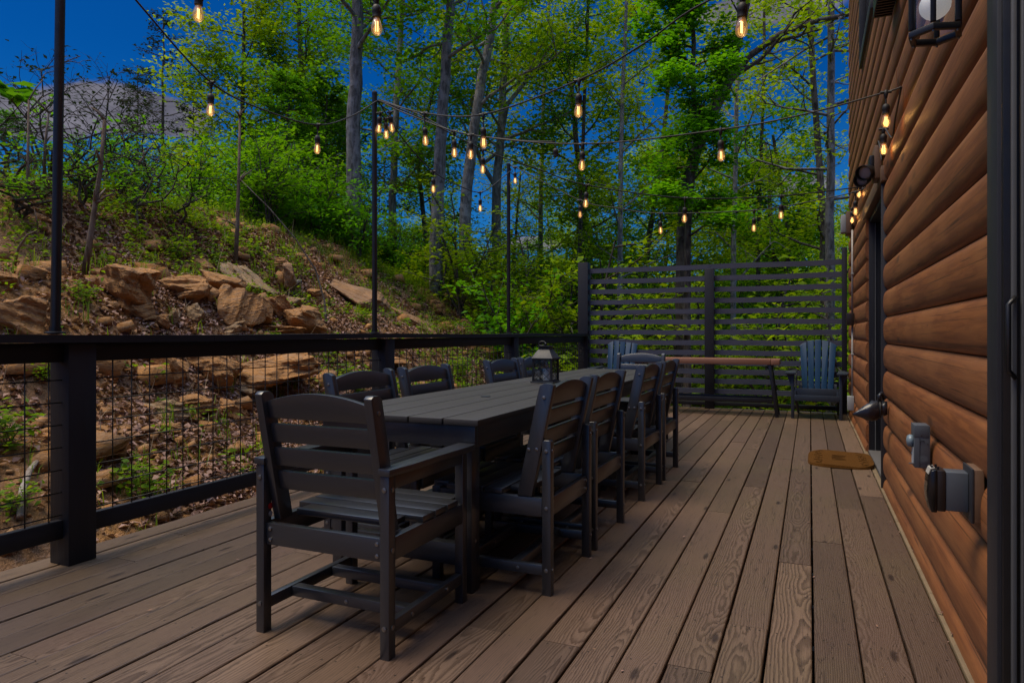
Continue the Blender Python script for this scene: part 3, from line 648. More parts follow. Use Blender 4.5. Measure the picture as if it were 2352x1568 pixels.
def floodlight():
    r = thing('floodlight', 'black twin hooded floodlight on a brown block above the far door', 'floodlight', (.46, 5.5, 2.25))
    m = MB(); m.box(.418, .46, 5.42, 5.62, 2.17, 2.40); m.build('mounting_block', BROWNTRIM, r, bevel=.004)
    m = MB(); m.box(.388, .4175, 5.45, 5.59, 2.20, 2.34); m.build('base_box', BLACK, r, bevel=.006)
    m = MB(); m.tube([(.39, 5.52, 2.265), (.36, 5.50, 2.26), (.335, 5.47, 2.25)], .017, 10); m.build('swivel', BLACK, r, smooth=True)
    for dx, dy, s in ((-.195, .0, .80), (-.205, .15, .74)):
        A = Vector((-.45, -.80, -.30)).normalized(); q = A.to_track_quat('Z', 'Y').to_matrix()
        m = MB(); m.lathe([(.022, -.075), (.052, -.05), (.062, 0), (.066, .05), (.069, .085), (.0655, .085), (.061, .03), (.001, .028)], (0, 0, 0), 20)
        m.v = [tuple(q @ (Vector(p) * s) + Vector((.50 + dx + .07, 5.45 + dy, 2.225 - .02 * (dy > .1)))) for p in m.v]; h = m.build('lamp_head', BLACK, r, auto=50)
        m = MB(); m.lathe([(.060, .033), (.060, .040), (.045, .048), (.001, .052)], (0, 0, 0), 20)
        m.v = [tuple(q @ (Vector(p) * s) + Vector((.50 + dx + .07, 5.45 + dy, 2.225 - .02 * (dy > .1)))) for p in m.v]; m.build('lens', plain('dusty_lens', (.34, .31, .29), .4), h, smooth=True)
floodlight()
def faucet_cover():
    r = thing('faucet_cover', 'black padded cover tied over an outdoor faucet on the log wall', 'faucet cover', (.46, 5.12, .57))
    o = np.array([.455, 5.05, .590])
    m = MB(); n = 18; prof = [(-.006, .044), (.015, .050), (.025, .036), (.034, .048), (.056, .060), (.085, .063), (.112, .052), (.142, .036), (.172, .018), (.198, .003)]
    V = []
    rr = random.Random(4)
    for s, rad in prof:
        for k in range(n):
            a = 2 * math.pi * k / n; w = 1 + .09 * math.sin(5 * a + 9 * s * 10) + .05 * math.sin(9 * a - 60 * s) + rr.uniform(-.05, .05)
            V.append((o[0] - s, o[1] - .35 * s + rad * w * math.cos(a) * .75, o[2] - .20 * s + rad * w * math.sin(a)))
    mm = len(prof); F = [(i * n + k, i * n + (k + 1) % n, (i + 1) * n + (k + 1) % n, (i + 1) * n + k) for i in range(mm - 1) for k in range(n)] + [tuple(range(n)), tuple(range((mm - 1) * n, mm * n))]
    m.add(V, F); m.build('pouch', FABRIC, r, smooth=True)
    m = MB(); m.tube([(o[0] - .036, o[1] - .012 + .040 * math.cos(a), o[2] - .008 + .052 * math.sin(a)) for a in np.linspace(0, 6.28, 17)], .007, 8); m.build('drawstring', RUBBER, r, smooth=True)
    m = MB(); m.tube([(o[0] - .036, o[1] - .01, o[2] + .045), (o[0] - .045, o[1] - .03, o[2] + .085), (o[0] - .03, o[1] - .02, o[2] + .10), (o[0] - .012, o[1], o[2] + .06)], .012, 8); m.build('tie_knot', FABRIC, r, smooth=True)
faucet_cover()
def disconnect():
    r = thing('disconnect_box', 'grey metal electrical box with a round knob, upper of the two wall boxes', 'electrical box', (.46, 3.3, .6))
    x0, x1, y0, y1, z0, z1 = .402, .460, 3.30, 3.39, .516, .694
    m = MB(); m.box(x0, x1, y0, y1, z0, z1); m.build('box', GREYBOX, r, bevel=.004)
    m = MB(); m.box(x0 - .0015, x1 - .004, y0 - .002, y1 + .002, z1 - .050, z1 + .002); m.build('lid', GREYBOX, r, bevel=.003)
    m = MB(); m.lathe([(.018, -.0012), (.018, 0)], (.434, y0, z0 + .036), 24, 'y'); m.lathe([(.011, -.0026), (.011, -.0013)], (.434, y0, z0 + .036), 24, 'y'); m.build('knockout', GREYBOX, r)
    m = MB(); m.box(x0 + .019, x0 + .021, y0 - .0012, y0, z0 + .004, z1 - .053); m.build('seam', BLACK, r)
    m = MB(); m.lathe([(.026, 0), (.027, -.010), (.022, -.020), (.004, -.024)], (x0 - .0005, y0 + .05, z1 - .072), 20, 'x'); m.build('knob', plain('blue_grey_plastic', (.16, .22, .27), .3), r, smooth=True)
    m = MB(); m.box(x0 - .002, x0 - .0005, y0 + .015, y0 + .07, z0 + .012, z0 + .082); m.build('rating_label', plain('pale_label', (.42, .45, .47), .5), r)
    m = MB(); m.box(x0 - .020, x0, y0 + .004, y0 + .012, z0 + .014, z0 + .019); m.build('hasp', STEEL, r, bevel=.002)
    m = MB()
    for dx, dz in ((.027, -.062), (.034, -.064), (.048, -.075), (.022, -.066), (.026, -.042)): m.lathe([(.0018, -.005), (.0018, 0)], (x0 + dx, y0, z1 + dz), 8, 'y')
    m.build('screws', BLACK, r)
disconnect()
def outlet():
    r = thing('outlet_box', 'grey outlet box with dark brown cover, lowest on the log wall', 'outlet', (.46, 2.48, .59))
    y0, y1, z0, z1 = 2.468, 2.535, .532, .652
    m = MB(); m.box(.445, .452, 2.43, 2.558, .508, .672); m.build('mounting_block', TRIM, r, bevel=.002)
    m = MB(); m.box(.4525, .478, 2.432, 2.556, .510, .670); m.build('backing_block', BROWNTRIM, r, bevel=.002)
    m = MB(); m.box(.385, .4445, y0, y1, z0, z1); m.build('junction_box', GREYBOX, r, bevel=.003)
    m = MB(); m.box(.362, .3848, y0 - .003, y1 + .003, z0 - .003, z1 + .003); m.build('gasket_frame', BROWNBLK, r, bevel=.003)
    pr = [(.3617, z0 - .008), (.3617, z1 + .006), (.346, z1 + .001), (.339, z1 - .025), (.336, .585), (.339, z0 + .02), (.346, z0 - .008)]
    m = MB(); m.prism(pr, 'y', y0 - .004, y1 + .005); m.build('cover', plain('brown_smoked_cover', (.010, .008, .0075), .25), r, bevel=.003)
    m = MB(); m.prism([(.3385, z0 + .022), (.3352, .585), (.3382, z1 - .028), (.3372, z1 - .028), (.3342, .585), (.3375, z0 + .022)], 'y', y0 + .008, y1 - .006); m.build('cover_window', PANE, r)
    m = MB(); m.prism([(.3390, z1 - .012), (.345, z1 + .006), (.357, z1 + .010), (.357, z1 + .0066), (.3465, z1 + .003), (.3405, z1 - .013)], 'y', y0 + .008, y1 - .008); lb = m.build('warning_label', plain('white_label', (.42, .40, .36), .5), r)
    m = MB()
    for k in range(4): m.box(.3480, .3560, y0 + .014 + k * .010, y0 + .018 + k * .010, z1 + .0085, z1 + .0105)
    m.build('label_print', BLACK, lb)
    m = MB(); m.lathe([(.0035, 0), (.0035, .010)], (.366, y0 + .012, z1 + .003), 8); m.lathe([(.0035, 0), (.0035, .010)], (.366, y1 - .012, z1 + .003), 8); m.build('hinge', BLACK, r)
outlet()
def conduit():
    r = thing('conduit', 'thin grey conduit with small boxes running down the far wall', 'conduit', (.45, 8.6, 1.3))
    y = 8.72; x = .447
    m = MB(); m.tube([(x, y, .36), (x, y, 1.17)], .011, 10); m.tube([(x, y, 1.31), (x, y, 2.26)], .011, 10); m.build('pipe', plain('pale_grey_conduit', (.30, .29, .28), .4), r, smooth=True)
    m = MB(); m.box(.385, .462, y - .06, y + .05, 1.17, 1.31); m.build('switch_box', BROWNBLK, r, bevel=.004)
    m = MB(); m.box(.395, .462, y - .05, y + .05, .20, .36); m.build('outlet_box', GREYLT, r, bevel=.005)
    for z in (.83, 1.75): m = MB(); m.box(.434, .462, y - .03, y + .03, z, z + .016); m.build('strap', GREYLT, r, bevel=.002)
    r2 = thing('junction_box', 'brown block with a pale grey box at the far corner of the log wall', 'junction box', (.45, 9.3, 2.4))
    m = MB(); m.box(.40, .462, 9.05, 9.35, 2.27, 2.53); m.build('mounting_block', BROWNTRIM, r2, bevel=.004)
    m = MB(); m.box(.345, .3995, 9.11, 9.29, 2.29, 2.50); m.build('box', GREYLT, r2, bevel=.006)
conduit()

# ================================================================== DOORMAT
def doormat():
    r = thing('doormat', 'worn orange brown coir doormat with dark printed border by the far door', 'doormat', (.235, 6.42, .004))
    n = 64; top = []
    for k in range(n):
        a = 2 * math.pi * k / n; ca, sa = math.cos(a), math.sin(a)
        top.append((.245 * math.copysign(abs(ca) ** .42, ca) + .006 * math.sin(3 * a + 1), .375 * math.copysign(abs(sa) ** .40, sa) + .006 * math.sin(5 * a)))
    # mat lies with its long side along the deck
    V = []; rings = [1., .985, .66, .33, .02]; hz = [.0, .020, .021, .021, .021]
    for q, z in zip(rings, hz):
        for x, y in top:
            X, Y = x * q, y * q; V.append((.235 + X, 6.42 + Y, .004 + z + .004 * (z > 0) * math.sin(X * 16 + Y * 9)))
    F = [(i * n + k, i * n + (k + 1) % n, (i + 1) * n + (k + 1) % n, (i + 1) * n + k) for i in range(4) for k in range(n)] + [tuple(range(4 * n, 5 * n)), tuple(range(n))[::-1]]
    m = MB(); m.add(V, F); b = m.build('pile', COIR, r, auto=60)
    rr = random.Random(8); m = MB()
    def mark(x, y, l, w, a):
        z = .0288 + .004 * math.sin(x * 16 + y * 9); c, s = math.cos(a), math.sin(a)
        P = [(-l, -w), (l, -w), (l, w), (-l, w)]; m.add([(.235 + x + c * p[0] - s * p[1], 6.42 + y + s * p[0] + c * p[1], z) for p in P] + [(.235 + x + c * p[0] - s * p[1], 6.42 + y + s * p[0] + c * p[1], z - .004) for p in P], [(0,1,2,3),(7,6,5,4),(0,4,5,1),(1,5,6,2),(2,6,7,3),(3,7,4,0)])
    for sx in (-1, 1):
        for k in range(20):
            t = k / 19 - .5; mark(sx * (.165 + .02 * math.sin(k * 1.9)), t * .62, .018, .0055, 1.3 * math.sin(k * 2.3) + rr.uniform(-.4, .4))
    for k in range(11): mark(-.01 + .012 * math.sin(k), -.10 + k * .02, .055 - .012 * (k % 3), .0045, rr.uniform(-.12, .12))
    m.build('printed_pattern', DARKCOIR, r)
doormat()

# ================================================================== DINING TABLES
def make_table(label):
    # local: x 0..width, y 0..length, built at the origin corner
    r = thing('dining_table', label, 'table', (0, 0, 0), 'outdoor dining tables set end to end')
    Wd, Ln = .832, 2.015; nb = 5; bw = Wd / nb
    for k in range(nb):
        m = MB(); m.box(k * bw + .0035, (k + 1) * bw - .0035, 0, Ln, .704, .730); m.build('top_board', PT, r, bevel=.004)
    for ya in (.028, Ln - .058): m = MB(); m.box(.030, Wd - .030, ya, ya + .030, .612, .7035); m.build('end_apron', PL['x'], r, bevel=.003)
    for xa in (.030, Wd - .060): m = MB(); m.box(xa, xa + .030, .0585, Ln - .0585, .612, .7035); m.build('side_apron', PL['y'], r, bevel=.003)
    for x in (.035, Wd - .035 - .075):
        for y in (.0585, Ln - .0585 - .075):
            m = MB(); m.box(x, x + .075, y, y + .075, 0, .7035) if False else m.box(x + .0255 * (x < .3), x + .075 - .0255 * (x > .3), y, y + .075, 0, .703); l = m.build('leg', PL['z'], r, bevel=.003)
            b = MB(); b.lathe([(.008, -.002), (.008, 0.0), (.001, .003)], ((Wd - .0345 - .0255 if x > .3 else .0345 + .0255), y + .037, .21), 10, 'x'); b.build('bolt', STEEL, l)
    for y in (.30, Ln - .33):
        m = MB(); m.box(.0605, Wd - .0605, y, y + .05, .64, .7035); m.build('cross_brace', PL['x'], r)
    m = MB(); m.box(Wd / 2 - .02, Wd / 2 + .02, .134, Ln - .134, .10, .19); m.build('stretcher', PL['y'], r, bevel=.003)
    for y in (.084, Ln - .134):
        m = MB(); m.box(.0865, Wd - .0865, y, y + .05, .10, .19); m.build('foot_rail', PL['x'], r, bevel=.003)
    m = MB(); m.lathe([(.028, 0), (.028, .003), (.024, .0045), (.001, .005)], (Wd / 2, Ln * .46, .7303), 24); m.build('umbrella_cap', PL['x'], r, smooth=False, auto=40)
    return r
T1 = make_table('charcoal plank dining table nearest the camera, umbrella hole cap in its top')
T1.location = (-2.054, 2.465, 0)
T2 = dup(T1, (-2.054, 4.487, 0), None, 'charcoal plank dining table at the far end, holding the black lantern at its near edge')

# ================================================================== CHAIRS   (local: back at y=0, seat faces +y, x across)
def chair_parts(r, arms):
    hw = .285; b0 = .052 if arms else .075
    for s in (-1, 1):
        lx0, lx1 = sorted((s * hw, s * (hw - .036)))
        # rear leg
        m = MB(); zt = .607 if arms else .640
        pr = [(.0, 0), (.040, 0), (.040, zt - .010), (.032, zt), (.008, zt), (.0, zt - .010)] if not arms else [(.0, 0), (.040, 0), (.040, zt), (.0, zt)]
        m.prism(pr, 'x', lx0, lx1); leg = m.build('rear_leg', PL['z'], r, bevel=.003)
        b = MB(); xo = s * hw
        for z, yy in ((.105, .021), (zt - .045, .021), (.36, .021)):
            b.lathe([(.0085, -.0005), (.0085, s * .0035), (.003, s * .005)], (xo, yy, z), 10, 'x')
        for z in (.105, zt - .045): b.lathe([(.0085, .0), (.0085, -.0035), (.003, -.005)], ((lx0 + lx1) / 2, 0, z), 10, 'y')
        b.build_each('bolt', STEEL, leg)
        # front leg
        m = MB(); m.box(lx0, lx1, .520, .560, 0, .607 if arms else .408); m.build('front_leg', PL['z'], r, bevel=.003)
        # slanted back post
        px0, px1 = sorted((s * (hw - .0365), s * (hw - .0685)))
        if not arms: px0, px1 = sorted((s * (hw + .001), s * (hw - .033)))
        def PB(z, off): return (b0 - (z - .395) * .215 + off, z)
        m = MB(); w = .066
        pr = [PB(.402, 0), PB(.402, w), PB(.80, w), PB(.862, w - .002), PB(.874, w - .02), PB(.874, .018), PB(.864, .002)]
        if arms or True: m.prism([(a, b_) for a, b_ in pr], 'x', px0, px1) if arms else None
        if not arms:
            # post runs just in front of the short rear leg
            m.prism([(a + .012, b_) for a, b_ in pr], 'x', *sorted((s * hw, s * (hw - .034))))
        po = m.build('back_post', PL['z'], r, bevel=.003)
        b = MB(); xo = max(px0, px1, key=abs)
        if not arms: xo = s * hw
        for z in (.60, .815): p = PB(z, .034 if z > .7 else .020); b.lathe([(.0078, -.0005), (.0078, s * .003), (.003, s * .0045)], (xo, p[0] + (0 if arms else .012), z), 10, 'x')
        if not arms: p = PB(.60, .055); b.lathe([(.0078, -.0005), (.0078, s * .003), (.003, s * .0045)], (xo, p[0] + .012, .598), 10, 'x')
        b.build_each('bolt', STEEL, po)
        # side apron and low side rail
        m = MB(); m.box(*sorted((s * (hw - .001), s * (hw - .031))), .0405, .5195, .322, .400); m.build('side_apron', PL['y'], r, bevel=.003)
        m = MB(); m.box(*sorted((s * (hw - .004), s * (hw - .032))), .0405, .5195, .080, .122); sr = m.build('side_stretcher', PL['y'], r, bevel=.003)
        b = MB()
        for yy in (.150, .400): b.lathe([(.0075, -.0005), (.0075, s * .003), (.003, s * .0045)], (s * (hw - .004), yy, .101), 10, 'x')
        b.build_each('bolt', STEEL, sr)
        if arms:
            m = MB(); pl = [(-.016, -.006), (.032, -.006), (.046, .12), (.046, .30), (.056, .52), (.054, .578), (.044, .590), (-.014, .590), (-.026, .578), (-.024, .30)]
            cx = s * (hw - .020); V = [(cx + s * a if s < 0 else cx + a, b_) for a, b_ in pl]
            V = [(cx + (-s) * 0 + (a - .006) * 1.0 * s, b_) for a, b_ in pl]
            m.prism(V, 'z', .6075, .632); m.build('armrest', PL['y'], r, bevel=.004)
            m = MB(); m.box(*sorted((s * (hw - .002), s * (hw - .026))), .0405, .5195, .560, .6072); m.build('arm_rail', PL['y'], r, bevel=.003)
    iw = hw - .0687 if arms else hw - .0343
    def slat(z0, z1, name, arch=0):
        m = MB(); n = 14; th = .026
        V = []
        for i in range(n + 1):
            x = -iw + 2 * iw * i / n; a = z1 + arch * (1 - (x / iw) ** 2)
            for z in (z0, a):
                y = b0 - (z - .395) * .215 + .022 + (0 if arms else .012)
                V += [(x, y, z), (x, y + th, z)]
        F = []
        for i in range(n):
            a, b = i * 4, (i + 1) * 4
            F += [(a, b, b + 2, a + 2), (a + 1, a + 3, b + 3, b + 1), (a + 2, b + 2, b + 3, a + 3), (a, a + 1, b + 1, b)]
        F += [(0, 2, 3, 1), (n * 4, n * 4 + 1, n * 4 + 3, n * 4 + 2)]
        m.add(V, F); return m.build(name, PL['x'], r, bevel=.003)
    slat(.778, .838, 'top_rail', .034)
    for z0, z1 in ((.690, .758), (.602, .670), (.514, .582)): slat(z0, z1, 'back_slat')
    m = MB(); m.box(-hw + .0365, hw - .0365, .012, .040, .318, .396); ap = m.build('rear_apron', PL['x'], r, bevel=.003)
    b = MB()
    for s in (-1, 1):
        for z in (.337, .377): b.lathe([(.0075, .0), (.0075, -.003), (.003, -.0045)], (s * (hw - .055), .012, z), 10, 'y')
    b.build_each('bolt', STEEL, ap)
    m = MB(); m.box(-hw + .0365, hw - .0365, .545, .575, .322, .400); m.build('front_apron', PL['x'], r, bevel=.003)
    for y in (.150, .385):
        m = MB(); m.box(-hw + .0325, hw - .0325, y, y + .042, .082, .120); cs = m.build('cross_stretcher', PL['x'], r, bevel=.003)
        b = MB(); b.lathe([(.0075, .0), (.0075, -.003), (.003, -.0045)], (0, y, .100), 10, 'y'); b.build('bolt', STEEL, cs)
    y = .130; k = 0
    while y < .53:
        w = .084 if y < .46 else .075
        n0 = (hw - .072) if y < .14 else (hw - .004)
        if y > .515 - w and False: n0 = hw - .04
        if y + w > .519: n0 = hw - .0375
        m = MB(); m.box(-n0, n0, y, y + w, .4005, .4235); m.build('seat_slat', PL['x'], r, bevel=.004)
        y += w + .008; k += 1
CG = 'charcoal slat dining chairs around the tables'
A = thing('dining_armchair', 'charcoal armchair at the near table head, its back to the camera, red sticker on leg', 'armchair', (0, 0, 0), CG)
chair_parts(A, True)
A.location = (-1.553, 1.895, 0); A.rotation_euler = (0, 0, R_(0))
A2 = dup(A, (-1.61, 7.04, 0), R_(180), 'charcoal armchair at the far table head, facing the camera')
m = MB(); m.lathe([(.011, 0), (.011, .0015)], (-.249, .034, .452), 18, 'x'); m.lathe([(.008, 0), (.008, .0015)], (-.249, .034, .424), 16, 'x')
st = MB(); st.lathe([(.0115, 0), (.0115, .0015)], (-1.802, 1.929, .452), 18, 'x'); rl = [c for c in A.children if c.name.startswith('rear_leg')][0]
def child_at(mb, name, mat, par, root):
    mb.v = [tuple(root.matrix_basis.inverted() @ Vector(p)) for p in mb.v]; o = mb.build(name, mat); o.parent = par; return o
child_at(st, 'red_sticker', REDTAG, rl, A)
st = MB(); st.lathe([(.0095, 0), (.0095, .0015)], (-1.802, 1.929, .424), 16, 'x'); child_at(st, 'pale_sticker', WHITETAG, rl, A)
D = thing('dining_chair', 'nearest armless charcoal dining chair on the house side of the table', 'chair', (0, 0, 0), CG)
chair_parts(D, False)
D.location = (-.972, 2.912, 0); D.rotation_euler = (0, 0, R_(90))
for y, l in ((3.555, 'second armless charcoal chair from the front on the house side'), (4.635, 'third armless charcoal chair from the front on the house side'), (5.312, 'farthest armless charcoal chair on the house side, next to the long counter')):
    dup(D, (-.972, y, 0), R_(90 + random.uniform(-.6, .6)), l)
for y, l in ((3.13, 'nearest armless charcoal chair on the railing side, just beyond the head armchair'), (3.82, 'second armless charcoal chair on the railing side, in front of a railing post'),
             (5.01, 'third armless charcoal chair on the railing side, left of the lantern'), (5.68, 'farthest armless charcoal chair on the railing side, partly hidden by the lantern')):
    dup(D, (-2.30, y, 0), R_(-90 + random.uniform(-.6, .6)), l)

# ================================================================== LANTERN ON THE TABLE
def table_lantern():
    cx, cy, z = -1.725, 4.555, .7305
    r = thing('candle_lantern', 'black metal candle lantern with diamond lattice sides standing on the table', 'lantern', (cx, cy, z))
    w = .068; P = lambda x, y, zz: (cx + x, cy + y, z + zz)
    def bx(m, x0, x1, y0, y1, a, b): return m.box(cx + x0, cx + x1, cy + y0, cy + y1, z + a, z + b)
    m = bx(MB(), -.085, .085, -.085, .085, 0, .010); m.build('base', plain('grey_black_metal', (.030, .032, .038), .35, 0, .6), r, bevel=.002)
    for sx in (-1, 1):
        for sy in (-1, 1): m = bx(MB(), sx * w - .0065, sx * w + .0065, sy * w - .0065, sy * w + .0065, .0102, .168); m.build('corner_bar', BLACK, r)
    m = MB()
    for s in (-1, 1):
        for zz in (.012, .162):
            bx(m, -w + .0067, w - .0067, s * w - .004, s * w + .004, zz, zz + .006); bx(m, s * w - .004, s * w + .004, -w + .0067, w - .0067, zz, zz + .006)
    m.build('side_frame', BLACK, r)
    def lat(name, f):
        m = MB(); lo, hi, a, b = -w + .007, w - .007, .018, .162; ht = b - a; wd = hi - lo
        for sg in (1, -1):
            for k in range(-3, 4):
                # line u = lo + k*wd/2 + t*wd, zz = a + t*ht*.75 (and mirrored)
                t0, t1 = 0., 1.36; pts = []
                u0 = k * .5
                ts = [t for t in np.linspace(0, 1.3334, 80) if 0 <= u0 + t <= 1]
                if len(ts) < 4: continue
                q = []
                for t in (ts[0], ts[-1]):
                    u = u0 + t; u = u if sg > 0 else 1 - u; q.append(f(lo + u * wd, a + t * ht * .75))
                m.tube(q, .0018, 5)
        m.build(name, BLACK, r)
    lat('lattice', lambda u, zz: P(u, -w, zz)); lat('lattice', lambda u, zz: P(u, w, zz)); lat('lattice', lambda u, zz: P(-w, u, zz)); lat('lattice', lambda u, zz: P(w, u, zz))
    m = MB()
    for s in (-1, 1):
        bx(m, -w + .007, w - .007, s * (w - .006) - .0008, s * (w - .006) + .0008, .0102, .162); bx(m, s * (w - .006) - .0008, s * (w - .006) + .0008, -w + .009, w - .009, .0102, .162)
    m.build('glass_panes', PANE, r)
    m = MB(); a, b = .080, .040; m.add([P(x * a, y * a, .1685) for x, y in ((-1,-1),(1,-1),(1,1),(-1,1))] + [P(x * a, y * a, .174) for x, y in ((-1,-1),(1,-1),(1,1),(-1,1))] + [P(x * b, y * b, .236) for x, y in ((-1,-1),(1,-1),(1,1),(-1,1))],
        [(3,2,1,0)] + [(i, (i + 1) % 4, 4 + (i + 1) % 4, 4 + i) for i in range(4)] + [(4 + i, 4 + (i + 1) % 4, 8 + (i + 1) % 4, 8 + i) for i in range(4)] + [(8, 9, 10, 11)]); m.build('roof', plain('grey_black_roof', (.024, .027, .034), .55, 0, .6), r, bevel=.0015)
    m = bx(MB(), -.037, .037, -.037, .037, .2365, .254); m.build('chimney', BLACK, r)
    m = bx(MB(), -.048, .048, -.048, .048, .2545, .260); m.build('top_plate', BLACK, r, bevel=.001)
    m = MB(); m.tube([P(.02 + .0 * a, .0, .246) for a in (0, 1)] if False else [P(-.028 + .026 * math.cos(a), .0 + .004 * math.sin(a), .276 + .016 * math.sin(a)) for a in np.linspace(0, 6.28, 15)], .0035, 6); m.lathe([(.010, .0), (.010, .018), (.004, .022)], P(.0, 0, .2605), 10); m.build('ring_handle', BLACK, r, smooth=True)
    m = MB(); m.lathe([(.033, .0), (.034, .055), (.034, .085), (.031, .089), (.024, .084), (.001, .081)], P(.012, .004, .0105), 24); c = m.build('candle', WAX, r, auto=50)
    m = MB(); m.tube([P(.012, .004, .09), P(.013, .005, .102)], .0014, 6); m.build('wick', BLACK, c)
table_lantern()

# ================================================================== LONG COUNTER, ADIRONDACK CHAIRS
def counter():
    r = thing('counter_table', 'long narrow reddish brown wood counter on slanted black legs before the slatted screen', 'counter', (-1.25, 9.55, 0))
    for i, (y0, y1) in enumerate(((9.375, 9.515), (9.520, 9.66), (9.665, 9.80))):
        m = MB(); m.box(-2.16, -.465, y0, y1, .672, .742); m.build('top_plank', COUNTER, r, bevel=.004)
    for xe in (-.46, -2.165):
        m = MB(); m.box(xe, xe + .105, 9.375, 9.80, .672, .742) if xe > -1 else m.box(xe - .10, xe, 9.375, 9.80, .672, .742); m.build('end_board', COUNTER, r, bevel=.004)
    for x0, x1 in ((-.475, -.385), (-2.15, -2.24)):
        for y in (9.42, 9.755):
            m = MB(); m.beam((x0, y, .6715), (x1, y + (.0 if y < 9.6 else 0), 0), .075, .040, (1, 0, 0)); m.build('leg', BLACK, r, bevel=.003)
    for y in (9.42, 9.755): m = MB(); m.box(-2.19, -.44, y - .018, y + .018, .175, .235); m.build('stretcher', BLACK, r, bevel=.003)
    for x in (-.47, -2.15): m = MB(); m.box(x - .035, x + .035, 9.46, 9.72, .62, .6715); m.build('leg_cleat', BLACK, r)
counter()
def adirondack(label):
    r = thing('adirondack_chair', label, 'armchair', (0, 0, 0), 'blue adirondack chairs against the screen')
    hw = .30
    # fan back: five tapered boards with an arched top
    n = 5
    for k in range(n):
        u = (k - 2) / 2
        def edge(f, t):  # x at fraction f across all boards, t up
            w = .19 + (.245 - .19) * t; return f * w
        f0, f1 = (k / n) * 2 - 1 + .028, ((k + 1) / n) * 2 - 1 - .028
        L_ = .80; V = []; nn = 10; top = []
        for i in range(nn + 1):
            f = f0 + (f1 - f0) * i / nn; hgt = L_ - .17 * (1 - math.sqrt(max(0, 1 - (f * .92) ** 2))); V.append((edge(f, 0), 0.)); top.append((edge(f, 1), hgt))
        out = [(edge(f0, 0), 0), (edge(f1, 0), 0), (edge(f1, .78), top[-1][1] - .01)] + top[::-1] + [(edge(f0, .78), top[0][1] - .01)]
        m = MB(); m.prism([(a, b) for a, b in out], 'y', 0, .020)
        q = Matrix.Rotation(R_(-22), 3, 'X'); m.v = [tuple(q @ Vector(p) + Vector((0, .50, .25))) for p in m.v]
        m.build('back_board', NAVY, r, bevel=.003)
    for t in (.12, .48):
        q = Matrix.Rotation(R_(-22), 3, 'X'); m = MB(); m.box(-.235, .235, .0205, .045, t, t + .06); m.v = [tuple(q @ Vector(p) + Vector((0, .50, .25))) for p in m.v]; m.build('back_cleat', NAVY_SHADED, r, bevel=.002)
    for k in range(6):
        t = k / 5; m = MB(); y0 = .04 + k * .078; z = .375 - .125 * t
        m.box(-.262, .262, y0, y0 + .07, z - .020, z); m.build('seat_slat', NAVY_SHADED, r, bevel=.004)
    m = MB(); m.box(-.262, .262, .012, .034, .262, .385); m.build('front_apron', NAVY_SHADED, r, bevel=.003)
    m = MB(); m.box(-.262, .262, -.010, .011, .225, .300); m.build('front_apron', NAVY_SHADED, r, bevel=.003)
    for s in (-1, 1):
        m = MB(); m.box(*sorted((s * .264, s * .300)), .0, .085, 0, .560); m.build('front_leg', NAVY_SHADED, r, bevel=.003)
        m = MB(); m.prism([(.0, .24), (.0, .36), (.45, .23), (.80, .04), (.80, 0), (.70, 0), (.42, .13)], 'x', *sorted((s * .236, s * .2615))); m.build('side_rail', NAVY_SHADED, r, bevel=.003)
        m = MB(); m.prism([(s * .235, -.06), (s * .36, -.06), (s * .375, .0), (s * .375, .28), (s * .33, .62), (s * .25, .62), (s * .255, .3)], 'z', .5605, .585); m.build('armrest', NAVY_SHADED, r, bevel=.004)
        m = MB(); m.prism([(.02, .5600), (.085, .40), (.055, .40), (.02, .44)] if False else [(s * .3005, .555), (s * .355, .555), (s * .3005, .40)], 'y', .03, .06); m.build('arm_bracket', NAVY_SHADED, r)
        m = MB(); m.prism([(.50, .15), (.54, .15), (.72, .5600), (.66, .5600)], 'x', *sorted((s * .262, s * .285))); m.build('rear_support', NAVY_SHADED, r, bevel=.003)
    return r
AD = adirondack('blue adirondack chair in the right corner by the log wall'); AD.location = (.075, 9.36, 0); AD.rotation_euler = (0, 0, R_(-2)); AD.scale = (.98, .98, 1.0)
AD2 = dup(AD, (-2.56, 9.40, 0), R_(3), 'blue adirondack chair behind the far end of the dining table')

